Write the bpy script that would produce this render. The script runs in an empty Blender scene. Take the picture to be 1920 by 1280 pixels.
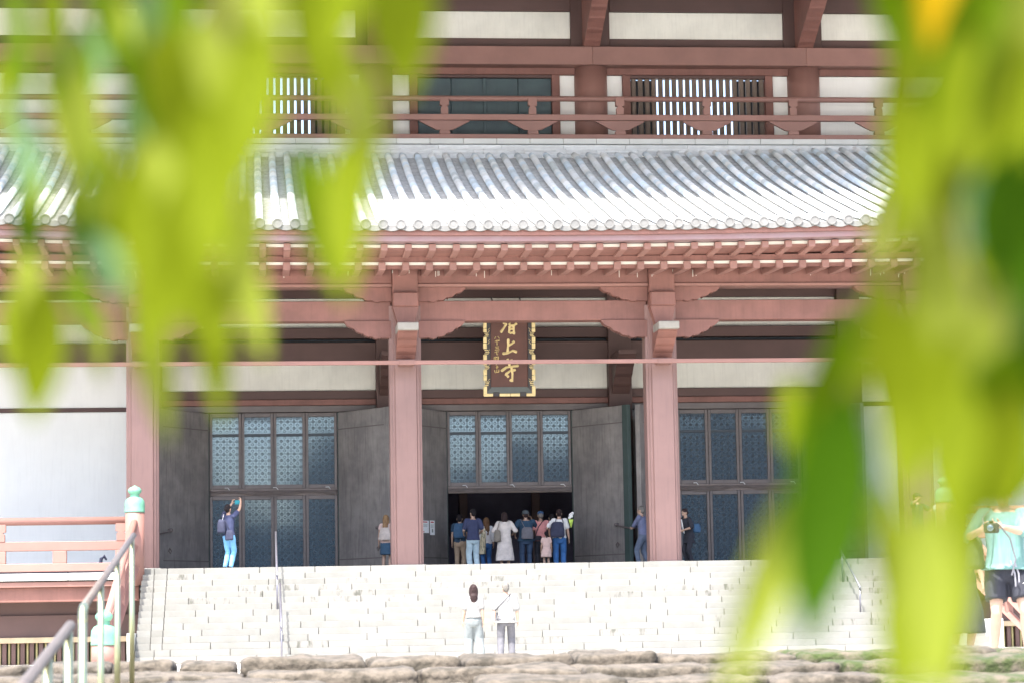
import bpy, bmesh, math, random
from mathutils import Vector, Matrix, noise
R = math.radians
rnd = random.Random(7)
sc = bpy.context.scene
col = sc.collection

# ------------------------------------------------------------------ camera
F_PX = 4800.0                       # focal length in pixels of the 1920 px wide photograph (90 mm)
YAW, PITCH, ROLL = R(5.9), R(6.54), R(1.0)
fwd = Vector((math.sin(YAW)*math.cos(PITCH), math.cos(YAW)*math.cos(PITCH), math.sin(PITCH)))
r0 = fwd.cross(Vector((0, 0, 1))).normalized(); u0 = r0.cross(fwd)
rgt = math.cos(ROLL)*r0 - math.sin(ROLL)*u0
upv = math.sin(ROLL)*r0 + math.cos(ROLL)*u0
cam = bpy.data.cameras.new("camera"); camo = bpy.data.objects.new("camera", cam); col.objects.link(camo)
camo.matrix_world = Matrix(((rgt.x, upv.x, -fwd.x, 0), (rgt.y, upv.y, -fwd.y, 0), (rgt.z, upv.z, -fwd.z, 0), (0, 0, 0, 1)))
cam.sensor_width = 36; cam.lens = 36*F_PX/1920
cam.clip_start = 0.05; cam.clip_end = 2000
cam.dof.use_dof = True; cam.dof.focus_distance = 66; cam.dof.aperture_fstop = 5.0
cam.dof.aperture_blades = 0
sc.camera = camo
def at(x, y, Y):
    """point of the plane at depth Y seen at photo pixel x, y"""
    d = fwd + (x-960)/F_PX*rgt + (640-y)/F_PX*upv
    return d*(Y/d.y)

# ------------------------------------------------------------------ light
EL, AZ = R(63.3), R(210)
w = bpy.data.worlds.new("World"); sc.world = w; w.use_nodes = True
nt = w.node_tree; bg = nt.nodes['Background']
sky = nt.nodes.new('ShaderNodeTexSky'); sky.sky_type = 'NISHITA'; sky.sun_disc = False
sky.sun_elevation = EL; sky.sun_rotation = AZ; sky.air_density = 0.85; sky.dust_density = 4.0; sky.ozone_density = 1.0
nt.links.new(sky.outputs[0], bg.inputs[0]); bg.inputs[1].default_value = 0.15
sl = bpy.data.lights.new("sun", 'SUN'); sl.energy = 3.1; sl.angle = R(0.53); sl.color = (1, .96, .9)
so = bpy.data.objects.new("sun", sl); col.objects.link(so)
sdir = Vector((math.sin(AZ)*math.cos(EL), math.cos(AZ)*math.cos(EL), math.sin(EL)))
so.rotation_euler = sdir.to_track_quat('Z', 'Y').to_euler(); so.location = (-20, -20, 60)
vs = sc.view_settings; vs.view_transform = 'Standard'; vs.look = 'None'; vs.gamma = 1; vs.use_curve_mapping = False
vs.exposure = 2.24
sc.cycles.max_bounces = 8; sc.cycles.diffuse_bounces = 5; sc.cycles.sample_clamp_indirect = 8
try:
    sc.cycles.use_denoising = True; sc.cycles.denoiser = 'OPENIMAGEDENOISE'
except Exception: pass

# ------------------------------------------------------------------ materials
def mat(name, c, rough=.6, var=.12, scale=3.0, bump=.0, bscale=40, metal=0, spec=.5, streak=0, c2=None, detail=5,
        coat=0, sheen=0, objvar=0.0, mixlo=.35, mixhi=.7, stretch=(1, 1, 1)):
    m = bpy.data.materials.new(name); m.use_nodes = True
    n = m.node_tree; b = n.nodes['Principled BSDF']; L = n.links
    tc = n.nodes.new('ShaderNodeTexCoord'); mp = n.nodes.new('ShaderNodeMapping'); mp.inputs['Scale'].default_value = stretch
    L.new(tc.outputs['Object'], mp.inputs[0])
    geo = n.nodes.new('ShaderNodeNewGeometry')
    if objvar:                                       # shift the pattern for each separate object
        oi = n.nodes.new('ShaderNodeObjectInfo'); vm = n.nodes.new('ShaderNodeVectorMath'); vm.operation = 'MULTIPLY_ADD'
        cb = n.nodes.new('ShaderNodeCombineXYZ'); L.new(oi.outputs['Random'], cb.inputs[0]); L.new(oi.outputs['Random'], cb.inputs[1]); L.new(oi.outputs['Random'], cb.inputs[2])
        vm.inputs[1].default_value = (57, 91, 33); L.new(cb.outputs[0], vm.inputs[0]); L.new(mp.outputs[0], vm.inputs[2]); vec = vm.outputs[0]
    else: vec = mp.outputs[0]
    no = n.nodes.new('ShaderNodeTexNoise'); no.inputs['Scale'].default_value = scale; no.inputs['Detail'].default_value = detail
    no.inputs['Roughness'].default_value = .62
    L.new(vec, no.inputs[0])
    mr = n.nodes.new('ShaderNodeMapRange'); mr.inputs[1].default_value = mixlo; mr.inputs[2].default_value = mixhi
    L.new(no.outputs[0], mr.inputs[0])
    mx = n.nodes.new('ShaderNodeMix'); mx.data_type = 'RGBA'
    if c2 is None: c2 = tuple(max(0, v*(1-var*2)) for v in c)
    mx.inputs[6].default_value = (*c, 1); mx.inputs[7].default_value = (*c2, 1); L.new(mr.outputs[0], mx.inputs[0])
    out = mx.outputs[2]
    if streak:
        mp2 = n.nodes.new('ShaderNodeMapping'); mp2.inputs['Scale'].default_value = (6, 6, .5); L.new(vec, mp2.inputs[0])
        n2 = n.nodes.new('ShaderNodeTexNoise'); n2.inputs['Scale'].default_value = 2.5; n2.inputs['Detail'].default_value = 6; L.new(mp2.outputs[0], n2.inputs[0])
        m2 = n.nodes.new('ShaderNodeMapRange'); m2.inputs[1].default_value = .5; m2.inputs[2].default_value = .8; m2.inputs[4].default_value = streak
        L.new(n2.outputs[0], m2.inputs[0])
        mx2 = n.nodes.new('ShaderNodeMix'); mx2.data_type = 'RGBA'; L.new(m2.outputs[0], mx2.inputs[0]); L.new(out, mx2.inputs[6])
        mx2.inputs[7].default_value = (*[v*.35 for v in c], 1); out = mx2.outputs[2]
    if objvar:
        hv = n.nodes.new('ShaderNodeHueSaturation'); mm = n.nodes.new('ShaderNodeMapRange'); mm.inputs[3].default_value = 1-objvar; mm.inputs[4].default_value = 1+objvar
        L.new(oi.outputs['Random'], mm.inputs[0]); L.new(mm.outputs[0], hv.inputs['Value']); L.new(out, hv.inputs['Color']); out = hv.outputs[0]
    L.new(out, b.inputs['Base Color'])
    b.inputs['Roughness'].default_value = rough; b.inputs['Metallic'].default_value = metal
    b.inputs['Specular IOR Level'].default_value = spec
    if coat: b.inputs['Coat Weight'].default_value = coat
    if bump:
        bn = n.nodes.new('ShaderNodeTexNoise'); bn.inputs['Scale'].default_value = bscale; bn.inputs['Detail'].default_value = 5
        L.new(vec, bn.inputs[0]); bp = n.nodes.new('ShaderNodeBump'); bp.inputs['Strength'].default_value = bump; bp.inputs['Distance'].default_value = .02
        L.new(bn.outputs[0], bp.inputs['Height']); L.new(bp.outputs[0], b.inputs['Normal'])
    return m
M = {}
M['red']    = mat('red_paint', (.225, .103, .083), .6, .14, 1.6, bump=.05, bscale=25, streak=.25, objvar=.05)
M['redcol'] = mat('column_paint', (.235, .14, .125), .55, .09, .6, streak=.22, objvar=.04)
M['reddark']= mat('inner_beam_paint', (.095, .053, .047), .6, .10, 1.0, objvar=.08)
M['rafter'] = mat('rafter_paint', (.27, .142, .118), .55, .08, 1.0, objvar=.08)
M['plaster']= mat('white_plaster', (.84, .855, .83), .8, .03, .7, streak=.07)
M['cream']  = mat('cream_plaster', (.76, .76, .69), .8, .09, .8, streak=.15)
M['stripe'] = mat('white_strip', (.66, .63, .56), .7, .05, 1)
M['stone']  = mat('stair_stone', (.222, .222, .208), .8, .06, 2.0, bump=.10, bscale=60, objvar=.06, c2=(.185, .184, .166))
M['stonest']= mat('stained_stair_stone', (.21, .207, .19), .85, .2, 3.2, bump=.12, bscale=50, objvar=.06, c2=(.095, .095, .08), mixlo=.54, mixhi=.68, stretch=(2.2, 1, .7))
M['slab']   = mat('ledge_stone', (.60, .62, .61), .7, .05, 1.5, objvar=.04)
M['rough']  = mat('rough_stone', (.105, .088, .068), .9, .3, 9.0, bump=1.0, bscale=22, objvar=.12, c2=(.040, .034, .024), mixlo=.42, mixhi=.62)
M['mossy'] = mat('mossy_rough_stone', (.10, .085, .06), .95, .3, 5.0, bump=1.0, bscale=26, c2=(.035, .05, .012), mixlo=.42, mixhi=.58, objvar=.1)
M['paving'] = mat('forecourt_gravel', (.52, .50, .45), .9, .08, 6, bump=.2, bscale=30)
M['tile']   = mat('roof_tile', (.60, .63, .65), .45, .15, 1.3, bump=.06, bscale=30, objvar=.14, c2=(.44, .44, .42), spec=.6)
def tiletone(m, L_=13.15/34):
    # every tile of a run gets its own tone: random value per tile length and per run
    n = m.node_tree; b = n.nodes['Principled BSDF']; L = n.links
    src = b.inputs['Base Color'].links[0].from_socket
    tc = n.nodes.new('ShaderNodeTexCoord'); sp = n.nodes.new('ShaderNodeSeparateXYZ'); L.new(tc.outputs['Object'], sp.inputs[0])
    sn = n.nodes.new('ShaderNodeMath'); sn.operation = 'SUBTRACT'; sn.inputs[1].default_value = 62.0; L.new(sp.outputs[1], sn.inputs[0])
    dv = n.nodes.new('ShaderNodeMath'); dv.operation = 'DIVIDE'; dv.inputs[1].default_value = L_; L.new(sn.outputs[0], dv.inputs[0])
    fl = n.nodes.new('ShaderNodeMath'); fl.operation = 'FLOOR'; L.new(dv.outputs[0], fl.inputs[0])
    oi = n.nodes.new('ShaderNodeObjectInfo'); cb = n.nodes.new('ShaderNodeCombineXYZ'); L.new(fl.outputs[0], cb.inputs[0]); L.new(oi.outputs['Random'], cb.inputs[1])
    wn = n.nodes.new('ShaderNodeTexWhiteNoise'); L.new(cb.outputs[0], wn.inputs[0])
    cr = n.nodes.new('ShaderNodeValToRGB'); e = cr.color_ramp.elements; e[0].color = (.66, .68, .66, 1); e[1].color = (1, 1, 1, 1)
    q = cr.color_ramp.elements.new(.35); q.color = (.78, .90, 1.0, 1); q = cr.color_ramp.elements.new(.7); q.color = (.92, .90, .85, 1)
    L.new(wn.outputs['Value'], cr.inputs[0])
    mx = n.nodes.new('ShaderNodeMix'); mx.data_type = 'RGBA'; mx.blend_type = 'MULTIPLY'; mx.inputs[0].default_value = 1
    L.new(src, mx.inputs[6]); L.new(cr.outputs[0], mx.inputs[7]); L.new(mx.outputs[2], b.inputs['Base Color'])
tiletone(M['tile'])
M['pan']    = mat('pan_tile', (.58, .58, .57), .6, .25, 7, bump=.1, c2=(.38, .38, .37), stretch=(1, 3, 1))
M['tilecap']= mat('tile_end', (.165, .165, .16), .6, .12, 8, bump=.2, bscale=60, objvar=.10)
M['ridge']  = mat('ridge_tile', (.60, .62, .63), .5, .10, 3, objvar=.1)
M['bronze'] = mat('door_bronze', (.20, .185, .18), .42, .2, 1.6, metal=.3, streak=.5, bump=.04, c2=(.30, .28, .26), mixlo=.4, mixhi=.7)
M['bronzed']= mat('frame_bronze', (.14, .12, .115), .45, .12, 2, metal=.2)
M['green']  = mat('door_edge_green', (.035, .06, .055), .5, .1, 3)
M['updoor'] = mat('upper_door_green', (.055, .095, .105), .45, .15, 1.5, streak=.3, c2=(.04, .065, .08))
M['lattice']= mat('lattice_metal', (.045, .058, .072), .5, .1, 4, metal=.2)
M['bar']    = mat('window_bar', (.16, .12, .095), .6, .12, 3, objvar=.15)
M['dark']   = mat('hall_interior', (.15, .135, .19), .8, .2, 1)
M['patina'] = mat('copper_patina', (.15, .36, .25), .6, .12, 5, c2=(.10, .28, .19))
M['gold']   = mat('gold_leaf', (.92, .74, .36), .45, .08, 20, metal=.1, spec=.6)
M['plaque'] = mat('plaque_board', (.13, .045, .030), .5, .15, 3)
M['plaquef']= mat('plaque_frame_dark', (.045, .04, .045), .45, .15, 6)
M['curtain']= mat('rolled_curtain', (.26, .22, .205), .8, .1, 5, bump=.3, bscale=8)
M['steel']  = mat('brushed_steel', (.44, .46, .28), .34, .05, 6, metal=1)
M['steeld'] = mat('worn_grip_rail', (.10, .082, .07), .5, .12, 14, metal=.0, stretch=(1, .3, 1))
M['grey']   = mat('grey_metal', (.22, .22, .26), .4, .1, 8, metal=.6)
M['white']  = mat('white_paper', (.8, .82, .82), .7, .02, 5)
M['redink'] = mat('red_ink', (.55, .08, .07), .7, .05, 5)
M['greyink']= mat('grey_ink', (.25, .28, .27), .7, .05, 5)
M['bark']   = mat('twig_bark', (.12, .085, .05), .8, .2, 30)
M['asph']   = mat('ground_paving', (.25, .24, .22), .9, .1, 3)
M['blockwall'] = mat('skyline_standin_wall', (.10, .14, .17), .8, .1, .1)
def glass():
    m = bpy.data.materials.new('reflective_glass'); m.use_nodes = True; n = m.node_tree; b = n.nodes['Principled BSDF']
    tc = n.nodes.new('ShaderNodeTexCoord'); no = n.nodes.new('ShaderNodeTexNoise'); no.inputs['Scale'].default_value = .9
    n.links.new(tc.outputs['Object'], no.inputs[0]); bp = n.nodes.new('ShaderNodeBump'); bp.inputs['Strength'].default_value = .08; bp.inputs['Distance'].default_value = .02
    n.links.new(no.outputs[0], bp.inputs['Height']); n.links.new(bp.outputs[0], b.inputs['Normal'])
    b.inputs['Base Color'].default_value = (.165, .22, .265, 1); b.inputs['Metallic'].default_value = .85; b.inputs['Roughness'].default_value = .06
    return m
M['glass'] = glass()
def leafmat(name, c, c2, tr):
    m = bpy.data.materials.new(name); m.use_nodes = True; n = m.node_tree; b = n.nodes['Principled BSDF']; L = n.links
    tc = n.nodes.new('ShaderNodeTexCoord'); no = n.nodes.new('ShaderNodeTexNoise'); no.inputs['Scale'].default_value = 25
    L.new(tc.outputs['Object'], no.inputs[0]); mx = n.nodes.new('ShaderNodeMix'); mx.data_type = 'RGBA'
    mx.inputs[6].default_value = (*c, 1); mx.inputs[7].default_value = (*c2, 1); L.new(no.outputs[0], mx.inputs[0])
    L.new(mx.outputs[2], b.inputs['Base Color']); b.inputs['Roughness'].default_value = .6; b.inputs['Specular IOR Level'].default_value = .03
    t = n.nodes.new('ShaderNodeBsdfTranslucent'); t.inputs[0].default_value = (*tr, 1)
    ms = n.nodes.new('ShaderNodeMixShader'); ms.inputs[0].default_value = .4
    L.new(b.outputs[0], ms.inputs[1]); L.new(t.outputs[0], ms.inputs[2]); L.new(ms.outputs[0], n.nodes['Material Output'].inputs[0])
    return m
LM = {'y': leafmat('leaf_yellow_green', (.105, .133, .004), (.080, .110, .003), (.105, .128, .004)),
      'l': leafmat('leaf_light_green', (.165, .19, .025), (.13, .17, .02), (.15, .175, .015)),
      'g': leafmat('leaf_green', (.06, .095, .001), (.045, .085, .001), (.06, .10, .001)),
      'd': leafmat('leaf_dark_green', (.024, .058, .001), (.018, .05, .001), (.03, .07, .001)),
      't': leafmat('leaf_sheen_green', (.10, .175, .08), (.075, .15, .07), (.08, .14, .05)),  # pale sheen is put into the leaf colour itself
      'o': leafmat('leaf_orange', (.27, .14, .001), (.18, .14, .002), (.22, .13, .001))}
def cloth(name, c, var=.12): return mat(name, c, .85, var, 9, bump=.15, bscale=25)

# ------------------------------------------------------------------ object helpers
def tag(o, label=None, cat=None, group=None, kind=None):
    if label: o['label'] = label
    if cat: o['category'] = cat
    if group: o['group'] = group
    if kind: o['kind'] = kind
    return o
def empty(name, loc, label=None, cat=None, group=None, parent=None, rz=0):
    o = bpy.data.objects.new(name, None); col.objects.link(o); o.location = loc; o.rotation_euler = (0, 0, rz)
    o.empty_display_size = .2
    tag(o, label, cat, group)
    if parent: o.parent = parent
    return o
wm = {}
def world_of(o):
    if o is None: return Matrix.Identity(4)
    m = Matrix.LocRotScale(o.location, o.rotation_euler, o.scale)
    return world_of(o.parent) @ m
def link(name, me, m, parent=None, loc=(0, 0, 0), local=False, **k):
    """link a mesh; loc is in world space unless local"""
    o = bpy.data.objects.new(name, me); col.objects.link(o)
    if m is not None and not me.materials: me.materials.append(m)
    if parent is not None:
        o.parent = parent
        if not local:
            mw = world_of(parent).inverted() @ Matrix.Translation(Vector(loc)); o.matrix_local = mw
        else: o.location = loc
    else: o.location = loc
    tag(o, **k) if k else None
    return o
def bm_new(): return bmesh.new()
def bm_mesh(bm, name, smooth=False):
    me = bpy.data.meshes.new(name); bm.to_mesh(me); bm.free()
    if smooth:
        for p in me.polygons: p.use_smooth = True
    return me
def bbox(bm, x0, x1, y0, y1, z0, z1):
    v = [bm.verts.new(p) for p in ((x0,y0,z0),(x1,y0,z0),(x1,y1,z0),(x0,y1,z0),(x0,y0,z1),(x1,y0,z1),(x1,y1,z1),(x0,y1,z1))]
    for f in ((0,3,2,1),(4,5,6,7),(0,1,5,4),(1,2,6,5),(2,3,7,6),(3,0,4,7)): bm.faces.new([v[i] for i in f])
_bc = {}
def box(name, x0, x1, y0, y1, z0, z1, m, parent=None, bev=.012, **k):
    dx, dy, dz = x1-x0, y1-y0, z1-z0
    key = (round(dx, 4), round(dy, 4), round(dz, 4), bev, m.name)
    me = _bc.get(key)
    if me is None:
        bm = bm_new(); bbox(bm, -dx/2, dx/2, -dy/2, dy/2, -dz/2, dz/2)
        b = min(bev, dx*.3, dy*.3, dz*.3)
        if b > 0: bmesh.ops.bevel(bm, geom=bm.edges[:], offset=b, segments=1, affect='EDGES')
        me = bm_mesh(bm, name); _bc[key] = me
    return link(name, me, m, parent, ((x0+x1)/2, (y0+y1)/2, (z0+z1)/2), **k)
def prism(pts, axis, a, b):
    """polygon extruded; axis 'y': pts are (x,z); axis 'x': pts are (y,z); axis 'z': pts (x,y)"""
    bm = bm_new()
    def P(u, v, t): return {'y': (u, t, v), 'x': (t, u, v), 'z': (u, v, t)}[axis]
    A = [bm.verts.new(P(u, v, a)) for u, v in pts]; B = [bm.verts.new(P(u, v, b)) for u, v in pts]
    n = len(pts)
    bm.faces.new(A); bm.faces.new(B[::-1])
    for i in range(n): bm.faces.new((A[i], B[i], B[(i+1) % n], A[(i+1) % n]))
    bmesh.ops.recalc_face_normals(bm, faces=bm.faces[:])
    return bm
def add_tube(bm, pts, rad, flat=1.0, side=None, seg=10, cap=True, rounded=True):
    """tapered tube through pts; flat squashes it across the side axis"""
    pts = [Vector(p) for p in pts]
    if not hasattr(rad, '__len__'): rad = [rad]*len(pts)
    pts2, rad2 = list(pts), list(rad)
    if rounded:
        d0 = (pts[0]-pts[1]).normalized(); d1 = (pts[-1]-pts[-2]).normalized()
        pre, pr, post, po = [], [], [], []
        for a in (80, 50, 25):
            pre.append(pts[0]+d0*rad[0]*math.sin(R(a))*.9); pr.append(rad[0]*math.cos(R(a)))
        for a in (25, 50, 80):
            post.append(pts[-1]+d1*rad[-1]*math.sin(R(a))*.9); po.append(rad[-1]*math.cos(R(a)))
        pts2 = pre+pts2+post; rad2 = pr+rad2+po
    rings = []
    for i, p in enumerate(pts2):
        a = pts2[max(0, i-1)]; b = pts2[min(len(pts2)-1, i+1)]; t = (b-a).normalized()
        s = Vector(side) if side is not None else (Vector((1, 0, 0)) if abs(t.x) < .8 else Vector((0, 1, 0)))
        s = (s - t*s.dot(t)).normalized(); u = t.cross(s)
        rings.append([bm.verts.new(p + s*math.cos(2*math.pi*k/seg)*rad2[i] + u*math.sin(2*math.pi*k/seg)*rad2[i]*flat) for k in range(seg)])
    for a, b in zip(rings, rings[1:]):
        for k in range(seg): bm.faces.new((a[k], a[(k+1) % seg], b[(k+1) % seg], b[k]))
    bm.faces.new(rings[0][::-1]); bm.faces.new(rings[-1])
def add_loft(bm, rings, seg=18):
    """rings: (center, rx, ry) horizontal ellipses"""
    vs_ = []
    for c, rx, ry in rings:
        vs_.append([bm.verts.new((c[0]+rx*math.cos(2*math.pi*k/seg), c[1]+ry*math.sin(2*math.pi*k/seg), c[2])) for k in range(seg)])
    for a, b in zip(vs_, vs_[1:]):
        for k in range(seg): bm.faces.new((a[k], a[(k+1) % seg], b[(k+1) % seg], b[k]))
    bm.faces.new(vs_[0][::-1]); bm.faces.new(vs_[-1])
def add_ell(bm, c, rx, ry, rz, rot=None):
    m = Matrix.Translation(Vector(c)) @ (rot.to_4x4() if rot is not None else Matrix.Identity(4)) @ Matrix.Diagonal((rx, ry, rz, 1))
    bmesh.ops.create_uvsphere(bm, u_segments=16, v_segments=12, radius=1, matrix=m)
def tube_obj(name, pts, rad, m, parent=None, seg=12, flat=1, side=None, rounded=False, **k):
    bm = bm_new(); add_tube(bm, pts, rad, flat, side, seg, rounded=rounded)
    return link(name, bm_mesh(bm, name, True), m, parent, **k)
def lathe(name, prof, c, m, parent=None, seg=28, **k):
    bm = bm_new(); add_loft(bm, [((0, 0, z), r, r) for r, z in prof], seg)
    me = bm_mesh(bm, name, True)
    return link(name, me, m, parent, c, **k)
def organic(name, fill, voxel, m, parent, smooth=2, wrinkle=0, wscale=9, local=True, seed=0):
    """shapes added by fill(bm) are fused into one continuous skin"""
    bm = bm_new(); fill(bm)
    bmesh.ops.recalc_face_normals(bm, faces=bm.faces[:])
    me = bm_mesh(bm, name)
    me.materials.append(m)
    t = link(name, me, m, parent, local=local)
    rm = t.modifiers.new('r', 'REMESH'); rm.mode = 'VOXEL'; rm.voxel_size = voxel
    if smooth:
        s_ = t.modifiers.new('s', 'SMOOTH'); s_.factor = .5; s_.iterations = smooth
    QUEUE.append((t, m, wrinkle, wscale, seed))
    return t
QUEUE = []
def flush():
    """fuse every queued soft shape in one go"""
    dg = bpy.context.evaluated_depsgraph_get(); dg.update()
    done = []
    for t, m, wr_, ws_, sd_ in QUEUE: done.append(bpy.data.meshes.new_from_object(t.evaluated_get(dg)))
    for (t, m, wr_, ws_, sd_), out in zip(QUEUE, done):
        old = t.data; t.modifiers.clear(); t.data = out; bpy.data.meshes.remove(old); out.name = t.name
        if wr_:
            n = len(out.vertices); co = [0.0]*(3*n); out.vertices.foreach_get('co', co); no = [0.0]*(3*n); out.vertices.foreach_get('normal', no)
            for i in range(n):
                x, y, z = co[3*i:3*i+3]
                q = Vector((x*ws_+sd_, y*ws_, z*ws_*.55)); h = wr_*(noise.noise(q)+.5*noise.noise(q*2.3))
                co[3*i] = x+no[3*i]*h; co[3*i+1] = y+no[3*i+1]*h; co[3*i+2] = z+no[3*i+2]*h
            out.vertices.foreach_set('co', co)
        out.polygons.foreach_set('use_smooth', [True]*len(out.polygons))
        out.materials.clear(); out.materials.append(m); out.update()
    QUEUE.clear()

# ================================================================== ground
PZ = 1.79                       # platform level
bm = bm_new()
prof = [(-400, -1.16), (9.2, -1.15), (19.4, -.30-.02), (22, -.32), (58.6, -.512), (62, -.52), (900, -.9)]
vsx = []
for X in (-600, 600): vsx.append([bm.verts.new((X, y, z)) for y, z in prof])
for i in range(len(prof)-1): bm.faces.new((vsx[0][i], vsx[1][i], vsx[1][i+1], vsx[0][i+1]))
link('ground', bm_mesh(bm, 'ground'), M['paving'], kind='structure')

# stand-in city behind the viewer, only mirrored; heights shaped to darken the door glass
bm = bm_new()
for (a, b, h, y) in ((-90, -6, 20, -127), (-6, -2.7, 18.2, -128), (-2.7, -1, 15.2, -129), (-1, 4.6, 13.4, -127), (4.6, 7.8, 17.6, -128), (7.8, 18, 21, -130), (18, 23, 17.8, -127), (23, 27.5, 18.3, -128), (27.5, 31.6, 20.3, -127), (31.6, 34.2, 19.2, -128), (34.2, 36, 15.6, -127), (36, 42, 21.5, -129), (42, 52, 24.5, -128), (52, 66, 23.2, -127), (66, 150, 25, -128)):
    bbox(bm, a, b, y-20, y, -1.5, h)
link('skyline_standin', bm_mesh(bm, 'skyline_standin'), M['blockwall'], kind='structure')

# ================================================================== rough foreground steps
def rough_stone(x0, x1, y0, y1, z0, z1, seed, parent, fine=True):
    dx, dy, dz = x1-x0, y1-y0, z1-z0
    bm = bm_new(); nx, ny, nz = max(5, int(dx/.10)), 6, 5
    c = Vector(((x0+x1)/2, (y0+y1)/2, (z0+z1)/2))
    bmesh.ops.create_cube(bm, size=1)
    bmesh.ops.subdivide_edges(bm, edges=bm.edges[:], cuts=15 if fine else 6, use_grid_fill=True)
    for v in bm.verts:
        p = v.co*2                      # -1..1
        # rounded-box shaping
        q = Vector((p.x*dx/2, p.y*dy/2, p.z*dz/2)); r = min(.052, dz*.36)
        inner = Vector((max(-dx/2+r, min(dx/2-r, q.x)), max(-dy/2+r, min(dy/2-r, q.y)), max(-dz/2+r, min(dz/2-r, q.z))))
        d = q-inner
        if d.length > 1e-6: q = inner + d.normalized()*r*min(1, d.length/r if d.length < r else 1)
        w_ = c+q
        n1 = noise.noise(w_*2.2+Vector((seed, 0, 0))); n2 = noise.noise(w_*7+Vector((0, seed, 0))); n3 = noise.noise(w_*19)
        q += (q.normalized() if q.length > 0 else Vector((0, 0, 1)))*(n2*.020+n3*.013+noise.noise(w_*45)*.005)
        q.z += n1*.035*(1 if p.z > 0 else 0) + n2*.006
        q.y += n1*.03
        v.co = q
    return link('stone', bm_mesh(bm, 'stone', True), M['mossy'] if (x0 > 3.6 and fine and math.sin(seed*9) > -.4) else M['rough'], parent, c)
stp = empty('rough_stone_steps', (2, 19, -.5), 'weathered brown rough stone steps along the bottom edge of the picture', 'steps')
joints = {0: [-300, 60, 205, 330, 448, 690, 872, 1082, 1240, 1500, 1700, 1880, 2080],
          1: [-300, 120, 460, 788, 1098, 1340, 1583, 1790, 2000],
          2: [-300, 30, 250, 620, 905, 1180, 1450, 1660, 2000]}
for k in range(10):
    yf = 19 - k
    zt = -.150 - .078*k
    if k in joints: xs = [at(j, 1240, yf).x for j in joints[k]]
    else:
        xs = [-3.2]
        while xs[-1] < 7: xs.append(xs[-1]+rnd.uniform(.7, 1.4))
    for a, b in zip(xs, xs[1:]):
        g = .012 if k else .018
        rough_stone(a+g, b-g, yf, yf+1.10, zt-.21+rnd.uniform(-.01, .01), zt+rnd.uniform(-.022, .022), rnd.uniform(0, 99), stp, k < 4)

# ================================================================== main stone staircase
XL, XR = -2.66, 17.5
RISE, TREAD = .153, .33
st = empty('stone_staircase', (7.4, 61, -.5), 'broad pale stone staircase of wide blocks rising to the hall platform', 'staircase')
NS = 15
for i in range(NS):
    zt = PZ - i*RISE; yf = 64.0 - i*TREAD
    off = (.32+.46*((i*37) % 10)/10) if i % 2 else .9+.35*((i*53) % 10)/10
    xs = [XL]
    if i < 13: xs += [XL+.30+.004*i, XL+.62]
    else: xs += [XL+.45]
    x = xs[-1]+off
    while x < XR-.5: xs.append(x); x += 1.372*(1+.01*rnd.uniform(-1, 1))
    xs.append(XR)
    for a, b in zip(xs, xs[1:]):
        stained = (i in (3, 4, 5) and rnd.random() < .35) or rnd.random() < .05 or (a > 14.2 and i in (3, 4, 5, 6, 7) and rnd.random() < .8)
        dy = rnd.uniform(-.003, .003)
        box('stone_block', a+.009, b-.009, yf+dy, yf+TREAD+.3, zt-RISE+.0006, zt-.0006-rnd.uniform(0, .0015), M['stonest'] if stained else M['stone'], st, .004)
bm = bm_new(); bbox(bm, XL+.02, XR-.02, 64.03, 64.6, -.6, PZ-.02)
for i in range(1, NS): bbox(bm, XL+.02+.001*i, XR-.02-.001*i, 64.025-i*TREAD, 64.35-i*TREAD, -.6-.001*i, PZ-RISE*i-.014)
link('stair_core', bm_mesh(bm, 'stair_core'), mat('joint_mortar', (.13, .125, .11), .9), st, kind='stuff')  # dark mortar seen in the joints between blocks
# platform floor
bm = bm_new(); bbox(bm, XL, XR, 64.32, 65.5, -.6, PZ-.004); bbox(bm, -40, 56, 65.501, 73.6, 1.5, PZ-.004); bbox(bm, -40, XL-.12, 64.4, 65.499, 1.6, PZ-.006); bbox(bm, XR+.12, 56, 64.4, 65.499, 1.6, PZ-.006)
link('platform_floor', bm_mesh(bm, 'platform_floor'), M['stone'], kind='structure')

# ================================================================== the hall
hall = empty('temple_hall', (7.4, 73, -.5), 'large two storey temple hall with reddish columns and grey tiled roofs', 'temple')
CX = [-9.45, -2.72, 4.01, 10.70, 17.45, 24.2]
B = lambda *a, **k: box(*a, parent=hall, **k)
def colprof(c, yc, h=.41):
    a, b, d = h, h-.075, h-.145
    q = [(d, -a), (d, -a+.045), (b, -a+.045), (b, -b), (a-.03, -b), (a-.03, -d), (a, -d)]
    pts = q + [(-y_, x_) for x_, y_ in [( -y, x) for x, y in q]] if False else None
    quad = [(d, -a), (d+.03, -b-.02), (b, -b-.02), (b+.02, -b), (b+.02, -d-.03), (a, -d)]
    pts = []
    for r_ in range(4):
        for (x, y) in quad:
            for _ in range(r_): x, y = -y, x
            pts.append((x, y))
    return [(c+x, yc+y) for x, y in pts]
# front porch columns
for c in CX[1:5]:
    bmc = prism(colprof(0, 0), 'z', 0, 6.72)
    cc = link('porch_column', bm_mesh(bmc, 'porch_column'), M['redcol'], hall, (c, 66.0, PZ))
    box('plinth', c-.47, c+.47, 65.53, 66.47, PZ-.003, PZ+.06, M['stone'], cc, .02)
for c in (CX[0], CX[5]):
    link('porch_column', bm_mesh(prism(colprof(0, 0), 'z', 0, 6.72), 'porch_column'), M['redcol'], hall, (c, 66.9, PZ))
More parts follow.
